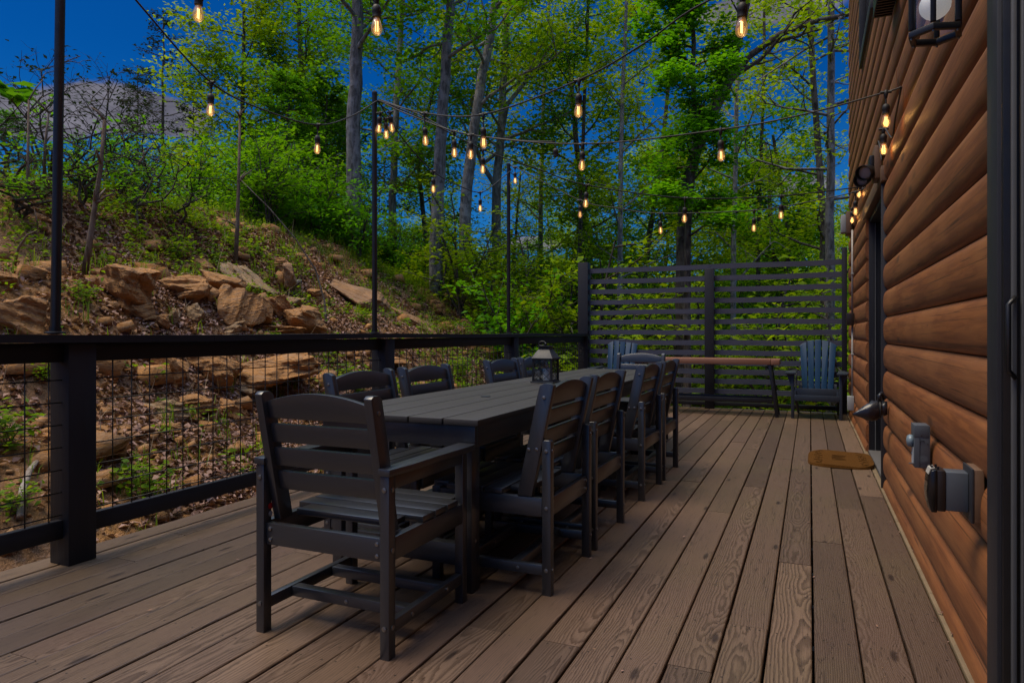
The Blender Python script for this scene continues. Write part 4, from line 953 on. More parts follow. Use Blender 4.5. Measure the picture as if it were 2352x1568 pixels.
# ================================================================== STRING LIGHTS
P1 = (-3.185, 2.09, 3.04); P2 = (-3.185, 4.60, 2.95); P3 = (-3.185, 7.27, 2.97)
A0 = (.455, 2.9, 2.62); A0b = (.455, 2.86, 2.66); A1 = (.462, 4.3, 2.435); A2 = (.462, 6.95, 2.41); A2b = (.462, 6.93, 2.40)
def bulb_mesh(parent, p, drop, tilt=(0, 0), glow=.30, lit=True):
    """socket hanging drop below p, with bulb and filament as sub-parts"""
    p = Vector(p); t = Vector((tilt[0], tilt[1], -1)).normalized()
    if drop > 0:
        w = MB(); w.tube([p, p + Vector((tilt[0] * .6 + .006, tilt[1] * .6, -1)) * drop * .5, p + t * drop], .0045, 7)
    else: w = MB()
    q = t.to_track_quat('Z', 'Y').to_matrix(); b = p + t * drop
    def lt(prof, n=14):
        m = MB(); m.lathe(prof, (0, 0, 0), n); m.v = [tuple(q @ Vector(v) + b) for v in m.v]; return m
    s = lt([(.006, -.004), (.014, .0), (.0195, .012), (.0195, .030), (.0175, .033), (.0185, .052), (.0165, .054)])
    w.add(s.v, s.f)
    o = w.build('lamp_socket', RUBBER, parent, auto=45)
    if not lit: return o
    g = lt([(.013, .054), (.0135, .060), (.0185, .074), (.0225, .090), (.0235, .100), (.0215, .113), (.014, .124), (.003, .129)], 16)
    g.build('glass_bulb', BULBGL, o, smooth=True); 
    c = lt([(.0133, .0545), (.0133, .062), (.010, .066)]); c.build('bulb_collar', plain_brass, o, auto=45)
    f = MB()
    for dx in (-.0045, .0045):
        m = MB(); m.lathe([(.0022, .068), (.0022, .112)], (dx, 0, 0), 6); m.v = [tuple(q @ Vector(v) + b) for v in m.v]; f.add(m.v, m.f)
    f.build('filament', FILA, o, smooth=True)
    if glow:
        ld = bpy.data.lights.new('bulb_light', 'POINT'); ld.energy = glow; ld.color = (1, .58, .20); ld.shadow_soft_size = .018
        lo = bpy.data.objects.new('bulb_light', ld); COL.objects.link(lo); lo.parent = o; lo.location = tuple(b + t * .092 - base_of(o))
    return o
plain_brass = plain('bulb_brass', (.22, .12, .035), .35, .8)
def string(name_label, pts, bulbs, dead=(), fit=.0052, extra=None):
    pts = [Vector(p) for p in pts]
    r = thing('string_light', name_label, 'string lights', pts[0], 'string lights over the deck')
    # smooth path
    out = []
    for i in range(len(pts) - 1):
        p0 = pts[max(i - 1, 0)]; p1 = pts[i]; p2 = pts[i + 1]; p3 = pts[min(i + 2, len(pts) - 1)]
        for t in np.linspace(0, 1, 7)[:-1]:
            out.append(.5 * ((2 * p1) + (p2 - p0) * t + (2 * p0 - 5 * p1 + 4 * p2 - p3) * t * t + (3 * p1 - p0 - 3 * p2 + p3) * t ** 3))
    out.append(pts[-1])
    m = MB(); m.tube(out, fit, 6); m.build('cable', RUBBER, r, smooth=True)
    for b in bulbs:
        p = Vector(b[0]); j = MB(); j.lathe([(.005, .012), (.012, .005), (.0115, -.012), (.0065, -.034), (.0045, -.036)], p, 8); j.lathe([(.0085, -.028), (.0085, .028)], p, 8, 'x')
        j.build('junction', RUBBER, r, auto=45)
        bulb_mesh(r, p - Vector((0, 0, .034)), b[1], b[2] if len(b) > 2 else (random.uniform(-.05, .05), random.uniform(-.05, .05)), b[3] if len(b) > 3 else .07)
    for d in dead: bulb_mesh(r, d[0], d[1], (.05, 0), 0, False)
    return r
def q_(a, b, *pp): return [on_line(a, b, *p) for p in pp]
s1 = q_(P1, P2, (320, 10), (485, 190), (620, 258), (730, 287), (805, 268))
string('string of lights from the nearest pole to the pole behind the table', [P1] + s1 + [P2], [(s1[1], .035), (s1[3], .045)])
s0 = q_(P1, A0, (457, -32), (660, -20), (865, -5), (1300, -30), (1705, -12))
string('string of lights just above the frame, from nearest pole to house', [P1] + s0 + [A0], [(s0[0], .0), (s0[2], .0), (s0[4], .0)])
s2 = q_(P2, A0b, (975, 260), (1110, 263), (1330, 184), (1480, 100), (1630, 0))
string('string of lights sweeping up from the middle pole toward the upper right', [P2] + s2 + [A0b], [(s2[0], .075), (s2[1], .055), (s2[2], .045)])
s3 = q_(P2, A1, (950, 268), (1082, 310), (1338, 331), (1655, 298), (1850, 262), (2035, 212))
string('string of lights from the middle pole to the log wall below the lantern', [P2] + s3 + [A1], [(s3[1], .02), (s3[2], .02), (s3[3], .035), (s3[5], .035, (0, 0), .35)])
P2c = (P2[0], P2[1] + .02, P2[2] + .015)
s3b = q_(P2c, (A1[0], A1[1] + .08), (960, 262), (1043, 302), (1180, 322), (1275, 326))
string('short string ending in an empty socket, beside the middle pole', [P2c] + s3b, [(s3b[1], .035)], [(s3b[3], .05)])
s4 = q_(P2, A2, (975, 275), (1109, 344), (1240, 390), (1347, 425), (1573, 455), (1794, 450))
string('long string of lights from the middle pole to above the far door', [P2] + s4 + [A2], [(s4[1], .035), (s4[3], .03), (s4[4], .05), (s4[5], .045)])
s5 = q_(P2, P3, (930, 325), (995, 394), (1050, 425), (1103, 442), (1140, 420))
string('string of lights between the two far poles', [P2] + s5 + [P3], [(s5[1], .035), (s5[3], .04)])
s6 = q_(P3, A2b, (1183, 384), (1332, 460), (1420, 478), (1516, 490), (1732, 483), (1860, 463), (1965, 441))
string('string of lights from the pole by the screen to the log wall', [P3] + s6 + [A2b], [(s6[0], .03), (s6[1], .03), (s6[3], .05), (s6[4], .045), (s6[6], .05, (0, 0), .15)])
# coil of spare bulbs at the middle pole, drooping wire along the wall
co = [Vector((-3.185, 4.6, 2.94)), Vector((-3.15, 4.62, 2.90)), Vector((-3.10, 4.65, 2.86)), Vector((-3.12, 4.62, 2.80)), Vector((-3.15, 4.58, 2.84))]
string('coil of spare string light bulbs hanging at the top of the middle pole', co, [(co[2], .0, (.1, .1)), (co[3], .0, (.0, .05)), (co[4], .0, (-.12, 0))])
w1 = [Vector(A1) , Vector((.445, 4.42, 2.30)), Vector((.448, 4.62, 2.24)), Vector((.44, 4.95, 2.30)), Vector((.445, 5.2, 2.24)), Vector((.44, 5.4, 2.42)), Vector((.448, 5.8, 2.36)), Vector((.448, 6.5, 2.38)), Vector(A2)]
w1b = at_d(2030, 308, 4.03); w1b = Vector((.425, 4.86, 2.36)) 
string('drooping string of lights tacked along the log wall above the far door', w1[:3] + [w1b] + w1[4:], [(w1b, .0, (0, 0), .35)])
w2 = [Vector((.455, 7.1, 2.41)), Vector((.44, 7.3, 2.52)), Vector((.43, 7.5, 2.45)), Vector((.445, 8.0, 2.38)), Vector((.43, 8.45, 2.46)), Vector((.447, 9.0, 2.30))]
string('end of the string lights hanging along the far wall corner', w2, [(w2[1] + Vector((0, .15, .05)), .01, (0, 0), .35), (w2[4], .0, (0, 0), .35)])

# ================================================================== ROCKS ON THE BANK
def rock_mesh(seed, flat=.62, n=13):
    r = np.random.default_rng(seed); P = r.normal(size=(n, 3)); P /= np.linalg.norm(P, axis=1)[:, None]; P *= r.uniform(.80, 1.08, (n, 1)); P *= np.array([1, .85, flat]) * .56
    bm = bmesh.new()
    for p in P: bm.verts.new(p)
    bmesh.ops.convex_hull(bm, input=bm.verts)
    bmesh.ops.delete(bm, geom=[v for v in bm.verts if not v.link_faces], context='VERTS')
    bmesh.ops.bevel(bm, geom=list(bm.edges), offset=.014, segments=1, profile=.6, affect='EDGES', clamp_overlap=True)
    bmesh.ops.triangulate(bm, faces=bm.faces)
    for _ in range(5):
        bmesh.ops.subdivide_edges(bm, edges=[e for e in bm.edges if e.calc_length() > .055], cuts=1)
        bmesh.ops.triangulate(bm, faces=bm.faces)
    bm.normal_update()
    Cc = np.array([v.co[:] for v in bm.verts]); Nn = np.array([v.normal[:] for v in bm.verts])
    q = r.normal(size=3) * .35 + np.array([0, 0, 1]); q /= np.linalg.norm(q); h = Cc @ q; x, y = Cc[:, 0], Cc[:, 1]
    a = fbm(x * 3 + seed, y * 3 + h * 2.5, 3); lay = fbm(h * 13 + .5 * a + seed * 3, x * .8 + y * .8, 2); step = np.floor(lay * 6) / 6
    rid = -np.abs(fbm(x * 5 + 9 + seed, h * 6 + y * 4, 2)); fine = fbm(x * 22 + h * 9, y * 22 + seed, 2)
    D = .085 * a + .060 * step + .05 * rid + .016 * fine
    for v, d, nn in zip(bm.verts, D, Nn): v.co = v.co + Vector(nn) * float(d)
    bmesh.ops.recalc_face_normals(bm, faces=bm.faces)
    for f in bm.faces: f.smooth = True
    for e in bm.edges:
        if len(e.link_faces) == 2 and e.calc_face_angle(0) > R_(18): e.smooth = False
    me = bpy.data.meshes.new('boulder'); bm.to_mesh(me); bm.free(); return me
def boulder(px, py, w, h, mat, label, seed, rz=0, tilt=(0, 0), depth=1., flat=None, sink=.28, name='boulder'):
    """w, h: the size seen, in view pixels; placed on the slope where the line of sight meets it"""
    p, d = hit(px, py + h * .30); W_ = w * d / FPX * 1.10; Hh = h * d / FPX * 1.25
    me = rock_mesh(seed, 1.0); me.materials.append(mat)
    o = bpy.data.objects.new(name, me); COL.objects.link(o)
    o.scale = (W_ / .98, W_ * depth / .85, Hh / .95)
    o.rotation_euler = (tilt[0], tilt[1], PSI + rz); o.location = (p[0], p[1], p[2] + Hh * (.5 - sink) - .0)
    return tag(o, label, 'rock', 'boulders on the bank')
RK = [
 (45, 715, 150, 120, ROCK, 'big ochre boulder cut by the left edge of the photo above the railing', 11, .3, (0, .25)),
 (72, 626, 62, 42, ROCK, 'small brown rock left of the nearest pole, above the edge boulder', 12, 0, (0, .3)),
 (228, 636, 56, 50, ROCK, 'squat ochre rock touching the upper left of the largest folded boulder', 13, .2, (0, 0)),
 (293, 668, 150, 112, ROCK, 'largest folded boulder with a pointed top, just right of the nearest pole', 14, .1, (.1, .28)),
 (425, 660, 112, 56, ROCK, 'long flat topped boulder right of the largest folded boulder', 15, 0, (0, .10)),
 (440, 722, 58, 40, ROCKG, 'pale grey rounded rock under the long flat topped boulder', 16, .4, (0, .05)),
 (326, 716, 72, 46, ROCK, 'dark cracked rock tucked under the largest folded boulder', 17, 0, (0, .1)),
 (370, 740, 42, 40, ROCK, 'small tilted brown rock just above the rail near the pale rock', 18, 0, (0, .5)),
 (397, 727, 36, 34, ROCKG, 'small grey rock left of the pale grey rounded rock', 19),
 (462, 611, 56, 40, ROCK, 'reddish triangular rock at the top of the rock pile', 20, 0, (0, .2)),
 (505, 648, 96, 52, ROCK, 'slanting flat slab of rock in the middle of the rock pile', 21, 0, (0, .22)),
 (575, 652, 126, 44, ROCKG, 'long thin slab sloping down to the right in the pile', 22, 0, (0, .62)),
 (545, 712, 120, 88, ROCK, 'broad rounded boulder with a ribbed left edge in mid pile', 23, .2, (0, -.15)),
 (596, 722, 70, 62, ROCK, 'ochre rock leaning against the right of the ribbed boulder', 24),
 (628, 702, 68, 46, ROCK, 'squarish rock on top behind the leaning ochre rock', 25, .3, (0, .15)),
 (692, 732, 118, 56, ROCK, 'long low boulder at the right end of the pile above the rail', 26, 0, (0, .22)),
 (672, 693, 66, 42, ROCKG, 'brown rock above the long low boulder', 27, 0, (0, .15)),
 (730, 678, 52, 28, ROCK, 'flat small rock near the grey fallen log', 28, 0, (0, .25)),
 (750, 697, 26, 20, ROCKG, 'tiny blocky rock below the flat small rock', 29),
 (641, 606, 36, 27, ROCK, 'lone round rock high on the bare slope', 30),
 (540, 754, 80, 34, ROCKG, 'pale low rock just above the rail under the ribbed boulder', 31, 0, (0, -.12)),
 (640, 760, 104, 34, ROCK, 'cracked ochre rock just above the rail beside the pale low rock', 32),
 (650, 636, 74, 60, ROCKB, 'rounded outcrop of brown bedrock below the lone round rock', 33, .2, (0, .2)),
 (1001, 706, 34, 32, ROCK, 'loose blocky rock resting on the bedrock ledge near the far pole', 35),
 (391, 850, 86, 78, ROCK, 'reddish square rock behind the wire grid, right of the nearest post', 36, .2, (0, -.1)),
 (492, 846, 130, 70, ROCK, 'big flat faced rock behind the wire grid', 37, 0, (0, .25)),
 (632, 848, 200, 88, ROCK, 'widest ochre rock behind the wire grid, over the armchair back', 38, 0, (0, .08)),
 (575, 890, 72, 44, ROCKG, 'pale layered rock at the foot of the widest ochre rock', 39, 0, (0, -.2)),
 (378, 945, 96, 56, ROCKG, 'layered rock with a pale blue grey top behind the wire grid', 40, 0, (0, .15)),
 (452, 927, 84, 44, ROCK, 'flat brown rock right of the layered pale topped rock', 41),
 (390, 985, 50, 30, ROCK, 'small rock below the layered pale topped rock', 42),
 (540, 948, 76, 58, ROCK, 'tilted wedge rock behind the grid left of the armchair', 43, 0, (0, .4)),
 (900, 838, 70, 36, ROCK, 'mossy brown rock behind the grid by the middle post', 44),
 (505, 690, 46, 30, ROCKG, 'small grey rock wedged between slab and ribbed boulder', 45),
 (20, 640, 60, 40, ROCK, 'brown rock at the left edge above the big edge boulder', 46, 0, (0, .3)),
]
for i, k in enumerate(RK): boulder(*k[:7], **({'rz': k[7]} if len(k) > 7 else {}), **({'tilt': k[8]} if len(k) > 8 else {}))
boulder(800, 645, 200, 62, ROCKB, 'wide sloping bedrock face left of the middle pole', 60, 0, (0, .42), 1.3, sink=.80, name='rock_outcrop')
boulder(940, 712, 200, 62, ROCKB, 'sloping bedrock face right of the middle pole', 61, 0, (0, .42), 1.3, sink=.80, name='rock_outcrop')
boulder(1065, 738, 130, 56, ROCKB, 'low bedrock ledge just left of the far pole', 62, 0, (0, .36), 1.2, sink=.72, name='rock_outcrop')

# ================================================================== SCATTER: litter, rubble, weeds, dry stems
def bank_points(n, r, xr=(-11.5, -3.4), yr=(-.3, 15), dens=None):
    X = r.uniform(*xr, n); Y = r.uniform(*yr, n)
    if dens is not None: k = r.random(n) < dens(X, Y); X = X[k]; Y = Y[k]
    return X, Y, terrain(X, Y)
def rot_frames(r, n, tilt):
    """random frames: yaw anywhere, tilted off level by about tilt (radians)"""
    yaw = r.uniform(0, 2 * np.pi, n); t = r.normal(0, tilt, n); ax = r.uniform(0, 2 * np.pi, n)
    u = np.stack([np.cos(yaw), np.sin(yaw), np.zeros(n)], -1); nrm = np.stack([np.sin(t) * np.cos(ax), np.sin(t) * np.sin(ax), np.cos(t)], -1)
    v = np.cross(nrm, u); v /= np.linalg.norm(v, axis=1)[:, None]; u = np.cross(v, nrm); return u, v, nrm
def leaf_quads(P, r, L, Wd, tilt, fold=.0, sizes=(.7, 1.3)):
    """kite-shaped leaves with points P as centres"""
    n = len(P); u, v, nr = rot_frames(r, n, tilt); s = r.uniform(*sizes, n)[:, None]
    a = P - u * L / 2 * s; b = P + u * .08 * L * s + v * Wd / 2 * s + nr * fold * Wd * s; c = P + u * L / 2 * s; d = P + u * .08 * L * s - v * Wd / 2 * s + nr * fold * Wd * s
    V = np.stack([a, b, c, d], 1).reshape(-1, 3); F = np.arange(4 * n).reshape(n, 4); return V, F
r = np.random.default_rng(21)
lit_d = lambda X, Y: np.clip(.62 + 1.4 * fbm(X * .5 + 5, Y * .5, 3), .03, 1)
X, Y, Z = bank_points(170000, r, dens=lit_d); P = np.stack([X, Y, Z + r.uniform(.004, .03, len(X))], -1)
V, F = leaf_quads(P, r, .062, .038, .6, .35); stuff(mesh_np('leaf_litter', V, F, LITTER))
# rubble: many small angular stones
def rubble():
    r = np.random.default_rng(22); X, Y, Z = bank_points(6500, r, (-8.8, -3.5), (-.2, 14), lambda X, Y: np.clip(.42 + 1.6 * fbm(X * .6, Y * .6 + 30, 3), .02, 1)); n = len(X)
    base = np.array([(-1,-1,-1),(1,-1,-1),(1,1,-1),(-1,1,-1),(-.8,-.7,1),(.6,-.8,1),(.8,.7,1),(-.6,.8,1)], float) * .5
    s = (r.pareto(2.0, n) * .026 + .018).clip(.01, .26); u, v, w = rot_frames(r, n, .5)
    B = base[None] + r.uniform(-.16, .16, (n, 8, 3)); B = B * np.stack([s * r.uniform(.8, 1.5, n), s, s * r.uniform(.4, .8, n)], -1)[:, None]
    V = B[:, :, 0:1] * u[:, None] + B[:, :, 1:2] * v[:, None] + B[:, :, 2:3] * w[:, None] + np.stack([X, Y, Z + s * .15], -1)[:, None]
    q = np.array([(3,2,1,0),(4,5,6,7),(0,1,5,4),(1,2,6,5),(2,3,7,6),(3,0,4,7)]); F = (q[None] + (np.arange(n) * 8)[:, None, None]).reshape(-1, 4)
    stuff(mesh_np('rubble', V.reshape(-1, 3), F, ROCK))
rubble()
# weeds: low leafy tufts, thick along the upper half of the bank and its crest
def weeds():
    r = np.random.default_rng(23)
    def dens(X, Y):
        t = (XT - X) / 5.4; up = np.clip((t - .48) * 2.6, 0, 1) + .10 * np.clip((Y - 9) / 3, 0, 1)
        return np.clip((.12 + .9 * up) * (.50 + 2.1 * fbm(X * .55 + 60, Y * .55, 3)), 0, 1)
    X, Y, Z = bank_points(15000, r, (-13.5, -3.5), (0, 19), dens); n = len(X); k = 14
    c = np.repeat(np.stack([X, Y, Z], -1), k, 0); hgt = np.repeat(r.uniform(.05, .28, n) ** 1.0, k); m = len(c)
    P = c + np.stack([r.normal(0, 1, m) * .30 * hgt + r.normal(0, .03, m), r.normal(0, 1, m) * .30 * hgt + r.normal(0, .03, m), hgt * r.uniform(.1, 1.0, m)], -1)
    V, F = leaf_quads(P, r, .062, .030, .7, .2); stuff(mesh_np('weeds', V, F, LF_WEED))
    # grass blades
    def d2(X, Y):
        t = (XT - X) / 5.4; return np.clip((.10 + np.clip((t - .55) * 1.8, 0, 1)) * (.5 + 2.0 * fbm(X * .7 + 10, Y * .7 + 4, 3)), 0, 1)
    X, Y, Z = bank_points(10000, r, (-13, -3.5), (0, 18), d2); n = len(X); k = 8
    c = np.repeat(np.stack([X, Y, Z], -1), k, 0) + np.concatenate([r.normal(0, .035, (n * k, 2)), np.zeros((n * k, 1))], 1); m = n * k
    a = r.uniform(0, 2 * np.pi, m); L = r.uniform(.07, .28, m); ln = r.uniform(.1, .7, m); dr = np.stack([np.cos(a), np.sin(a), 0 * a], -1); sd = np.stack([-np.sin(a), np.cos(a), 0 * a], -1) * .0035
    mid = c + dr * (L * ln * .35)[:, None] + np.array([0, 0, 1]) * (L * .65)[:, None]; tip = c + dr * (L * ln)[:, None] + np.array([0, 0, 1]) * (L * (1 - ln * .25))[:, None]
    V = np.stack([c - sd, c + sd, mid + sd * .8, mid - sd * .8, tip + sd * .15, tip - sd * .15], 1).reshape(-1, 3); F = np.concatenate([np.arange(m)[:, None] * 6 + np.array([0, 1, 2, 3]), np.arange(m)[:, None] * 6 + np.array([3, 2, 4, 5])], 0)
    stuff(mesh_np('grass', V, F, LF_WEED))
    # dry stems and dead grass
    X, Y, Z = bank_points(9000, r, (-12, -3.4), (-.3, 13), lambda X, Y: np.clip(.3 + 1.8 * fbm(X * .45 + 33, Y * .45 + 12, 3), .02, 1)); m = len(X); c = np.stack([X, Y, Z], -1)
    a = r.uniform(0, 2 * np.pi, m); L = r.gamma(1.6, .13, m).clip(.05, 1.1); el = r.uniform(0, 1.2, m); dr = np.stack([np.cos(a) * np.cos(el), np.sin(a) * np.cos(el), np.sin(el)], -1); tp = c + dr * L[:, None] + np.array([0, 0, .02]); w = np.stack([-np.sin(a), np.cos(a), 0 * a], -1) * .0028; up = np.array([0, 0, .0035])
    mid = (c + tp) / 2 + np.array([0, 0, 1]) * (L * .06)[:, None]
    V = np.stack([c - w, c + w, mid + w, mid - w, tp + w * .4 + up, tp - w * .4 + up], 1).reshape(-1, 3); F = np.concatenate([np.arange(m)[:, None] * 6 + np.array([0, 1, 2, 3]), np.arange(m)[:, None] * 6 + np.array([3, 2, 4, 5])], 0)
    stuff(mesh_np('dry_stems', V, F, STRAW))
weeds()
def branch_thing(label, pts, r0, r1, mat, name='fallen_branch', cat='branch', twigs=0, seed=0, grp=None):
    pts = [Vector(p) for p in pts]; rr = random.Random(seed); m = MB(); n = len(pts)
    m.tube(pts, [r0 + (r1 - r0) * i / (n - 1) for i in range(n)], 7)
    for k in range(twigs):
        i = rr.randrange(1, n); p = pts[i]; d = (pts[i] - pts[i - 1]).normalized(); q = p + (d * .5 + Vector((rr.uniform(-1, 1), rr.uniform(-1, 1), rr.uniform(-.2, .9)))) * rr.uniform(.08, .3)
        m.tube([p, (p + q) / 2 + Vector((0, 0, .02)), q], [r1 * 1.1, r1 * .8, r1 * .4], 5)
    o = m.build(name, mat, None, smooth=True, loc=pts[0]); return tag(o, label, cat, grp)
def slope_pts(px, lift=.03): return [hit(a, b)[0] + np.array([0, 0, lift]) for a, b in px]
branch_thing('pale bare fallen branch curving up behind the grid at the left edge', slope_pts([(48, 1215), (52, 1150), (68, 1105), (95, 1070)], .07), .026, .014, PALEWOOD, seed=1)
branch_thing('weathered grey log stub lying above the low bedrock', slope_pts([(655, 662), (690, 652)], .05), .045, .028, PALEWOOD, seed=2)
branch_thing('thin grey broken stick beside the grey log stub', slope_pts([(657, 668), (682, 682)], .03), .018, .010, PALEWOOD, seed=3)
branch_thing('forked twig by the pale grey rounded rock', slope_pts([(400, 752), (412, 735), (410, 718)], .04), .012, .006, BARKT, twigs=2, seed=4)
branch_thing('bent pale stem arching over rocks left of the nearest pole', [hit(33, 610)[0]] + [at_d(p, q, hit(33, 610)[1] - .05) for p, q in ((42, 570), (62, 540), (88, 528))], .014, .007, BARKT, 'dead_stalk', 'dead stalk', 1, 5)
for i, (pp, l) in enumerate([([(190, 640), (205, 560), (218, 470), (232, 380), (240, 275)], 'tall ragged dead stalk just right of the nearest pole'), ([(540, 610), (545, 520), (548, 420), (551, 270)], 'tall reddish dead stalk in the middle of the upper bank'), ([(268, 450), (290, 420), (330, 360)], 'thick leaning broken stem on the crest'),
                             ([(62, 470), (64, 380), (66, 230)], 'brown stalk carrying big leaves near the left edge'), ([(98, 470), (104, 330), (112, 260)], 'slender pale stalk left of the nearest pole')]):
    p0, d0 = hit(*pp[0]); rd = .036 if i < 3 else .022
    P = [p0 - np.array([0, 0, .05])] + [at_d(a, b, d0) for a, b in pp[1:]]
    o = branch_thing(l, P, rd, rd * .45, BARKT, 'dead_stalk', 'dead stalk', 7 if i < 2 else 3, 10 + i)
arch0, dd = hit(750, 745)
branch_thing('long dark stem arching across the bank left of the middle pole', [arch0] + [at_d(a, b, dd + .3) for a, b in ((745, 690), (725, 620), (680, 550), (620, 480), (550, 410))], .016, .006, BARKD, 'arching_stem', 'stem', 0, 20)

# ================================================================== TREES AND SHRUBS
def tube_np(pts, rad, n=7):
    pts = np.asarray(pts, float); m = len(pts); T = np.gradient(pts, axis=0); T /= np.linalg.norm(T, axis=1)[:, None] + 1e-9
    ref = np.array([1., 0, 0]) if abs(T[0, 0]) < .9 else np.array([0, 1., 0]); A = ref - T * (T @ ref)[:, None]; A /= np.linalg.norm(A, axis=1)[:, None] + 1e-9; B = np.cross(T, A)
    a = np.arange(n) * 2 * np.pi / n; V = pts[:, None] + rad[:, None, None] * (A[:, None] * np.cos(a)[None, :, None] + B[:, None] * np.sin(a)[None, :, None])
    i = np.arange(m - 1)[:, None] * n; k = np.arange(n)[None]; F = np.stack([i + k, i + (k + 1) % n, i + n + (k + 1) % n, i + n + k], -1).reshape(-1, 4); return V.reshape(-1, 3), F
class Tree:
    def __init__(s, seed): s.r = np.random.default_rng(seed); s.V = []; s.F = []; s.n = 0; s.tips = []
    def tube(s, pts, rad, n=7):
        V, F = tube_np(pts, np.asarray(rad, float), n); s.V.append(V); s.F.append(F + s.n); s.n += len(V)
    def limb(s, p, d, L, rad, lev, droop=-.1, spread=.8, nsub=5, gap=.25):
        """a curving limb from p along d, splitting into lev more levels; leaf tips gathered on the last ones"""
        r = s.r; m = 7; d = d / np.linalg.norm(d); pts = [p]; cur = p.copy(); dr = d.copy()
        for i in range(m - 1):
            dr = dr + r.normal(0, .13, 3) + np.array([0, 0, -droop * .25]); dr /= np.linalg.norm(dr); cur = cur + dr * L / (m - 1); pts.append(cur)
        pts = np.array(pts); s.tube(pts, np.linspace(rad, rad * .35, m), 6 if rad > .04 else 4)
        if lev == 0:
            for t in np.linspace(.25, 1, max(3, int(L / .22))):
                f = t * (m - 1); i = min(int(f), m - 2); s.tips.append(pts[i] + (pts[i + 1] - pts[i]) * (f - i))
            return
        for k in range(nsub):
            t = gap + (1 - gap) * (k + r.random()) / nsub; f = t * (m - 1); i = min(int(f), m - 2); q = pts[i] + (pts[i + 1] - pts[i]) * (f - i)
            ax = pts[i + 1] - pts[i]; ax /= np.linalg.norm(ax); side = np.cross(ax, r.normal(size=3)); side /= np.linalg.norm(side) + 1e-9
            nd = ax * (1 - spread * .5) + side * spread; nd[2] *= .65
            s.limb(q, nd, L * r.uniform(.38, .62) * (1.15 - .5 * t), rad * .45, lev - 1, droop, spread, max(3, nsub - 1), gap)
    def leaves(s, per, sig, sz=.10, wd=.06, tilt=.55, keep=1.):
        r = s.r; T = np.array(s.tips)
        if keep < 1: T = T[r.random(len(T)) < keep]
        P = np.repeat(T, per, 0); P = P + r.normal(size=P.shape) * np.array([sig, sig, sig * .55]); return leaf_quads(P, r, sz, wd, tilt, .15)
LEAFY = 2.9
def make_tree(name, label, cat, trunk_pts, trunk_r, limbs, leaf, seed, bark=None, per=7, sig=.22, sz=.11, lev=2, t0=.35, L=2.6, group=None, up=.45, extra=(), keep=1., droop=-.05, tilt=.55, nsub=5, flare=1.35, loc=None):
    bark = bark or BARK; T = Tree(seed); r = T.r; pts = np.asarray(trunk_pts, float)
    # resample the trunk with a little waviness
    seg = np.r_[0, np.cumsum(np.linalg.norm(np.diff(pts, axis=0), axis=1))]; u = np.linspace(0, seg[-1], 22); tp = np.stack([np.interp(u, seg, pts[:, k]) for k in range(3)], -1)
    tp[1:-1] = (tp[:-2] + 2 * tp[1:-1] + tp[2:]) / 4; tp[1:, :2] += r.normal(0, trunk_r * .10, (21, 2))
    rad = np.interp(np.linspace(0, 1, 22), [0, .06, .2, 1], [trunk_r * flare, trunk_r * 1.08, trunk_r, trunk_r * .45]); T.tube(tp, rad, 10)
    for e in extra: T.tube(np.asarray(e[0], float), np.linspace(e[1], e[2], len(e[0])), 8)
    hosts = [tp] + [np.asarray(e[0], float) for e in extra]
    for k in range(limbs):
        h = hosts[0] if (k % 3 or len(hosts) == 1) else hosts[1 + (k // 3) % (len(hosts) - 1)]
        t = (t0 if h is hosts[0] else .2) + (1 - (t0 if h is hosts[0] else .2)) * (k + r.random()) / limbs; f = t * (len(h) - 1); i = min(int(f), len(h) - 2); p = h[i] + (h[i + 1] - h[i]) * (f - i)
        a = k * 2.4 + r.uniform(-.5, .5); d = np.array([math.cos(a), math.sin(a), up + r.uniform(-.25, .35)])
        T.limb(p, d, L * r.uniform(.6, 1.2) * (1.1 - .45 * t), trunk_r * .30 * (1.2 - .6 * t) + .008, lev - 1, droop, .8, nsub)
    base = tp[0]; root = thing(name, label, cat, tuple(base), group)
    mesh_np('trunk', np.concatenate(T.V), np.concatenate(T.F), bark, root, smooth=True)
    if T.tips and per:
        V, F = T.leaves(int(per * LEAFY), sig, sz * 1.18, sz * .72, tilt, keep); mesh_np('crown', V, F, leaf, root)
    return root
def up_from(px, pts, d, below=.4):
    """trunk through view points at distance d, its foot set into the ground"""
    P = [at_d(a, b, d) for a, b in pts]; f = P[0].copy(); z = float(terrain(f[0], f[1])); 
    foot = np.array([f[0], f[1], min(z, f[2]) - below]) ; return [foot] + (P if P[0][2] > foot[2] + .3 else P[1:])
def above(P, h, lean=(0, 0)):
    q = P[-1] + np.array([lean[0], lean[1], h]); return P + [q]
FG = 'trees in the woods beyond the deck'
t1 = above(up_from(0, [(808, 490), (815, 250), (823, 0)], 15), 4)
make_tree('oak_tree', 'tall straight grey trunked tree just left of the middle pole', 'tree', t1, .165, 15, LF_MID, 101, BARKP, per=7, L=3.0, t0=.48, group=FG, sig=.25)
t2 = above(up_from(0, [(1000, 600), (1008, 400), (1021, 190), (1034, 0)], 16), 4)
make_tree('oak_tree', 'pale lichen covered trunk standing between the middle and far poles', 'tree', t2, .15, 15, LF_MID, 102, BARKP, per=7, L=3.2, t0=.52, group=FG, sig=.25)
t3 = above(up_from(0, [(1068, 520), (1082, 340), (1105, 190), (1142, 0)], 19), 4, (.5, 0))
make_tree('oak_tree', 'dark rough trunk leaning right, just behind the pale lichen trunk', 'tree', t3, .165, 15, LF_YEL, 103, BARK, per=8, L=3.2, t0=.45, group=FG, sig=.28)
b = [at_d(x, y, 22) for x, y in ((1140, 430), (1148, 330), (1165, 240), (1210, 185), (1290, 120), (1340, 40))]
c4 = [at_d(x, y, 22) for x, y in ((1140, 430), (1108, 380), (1090, 330), (1085, 250))]
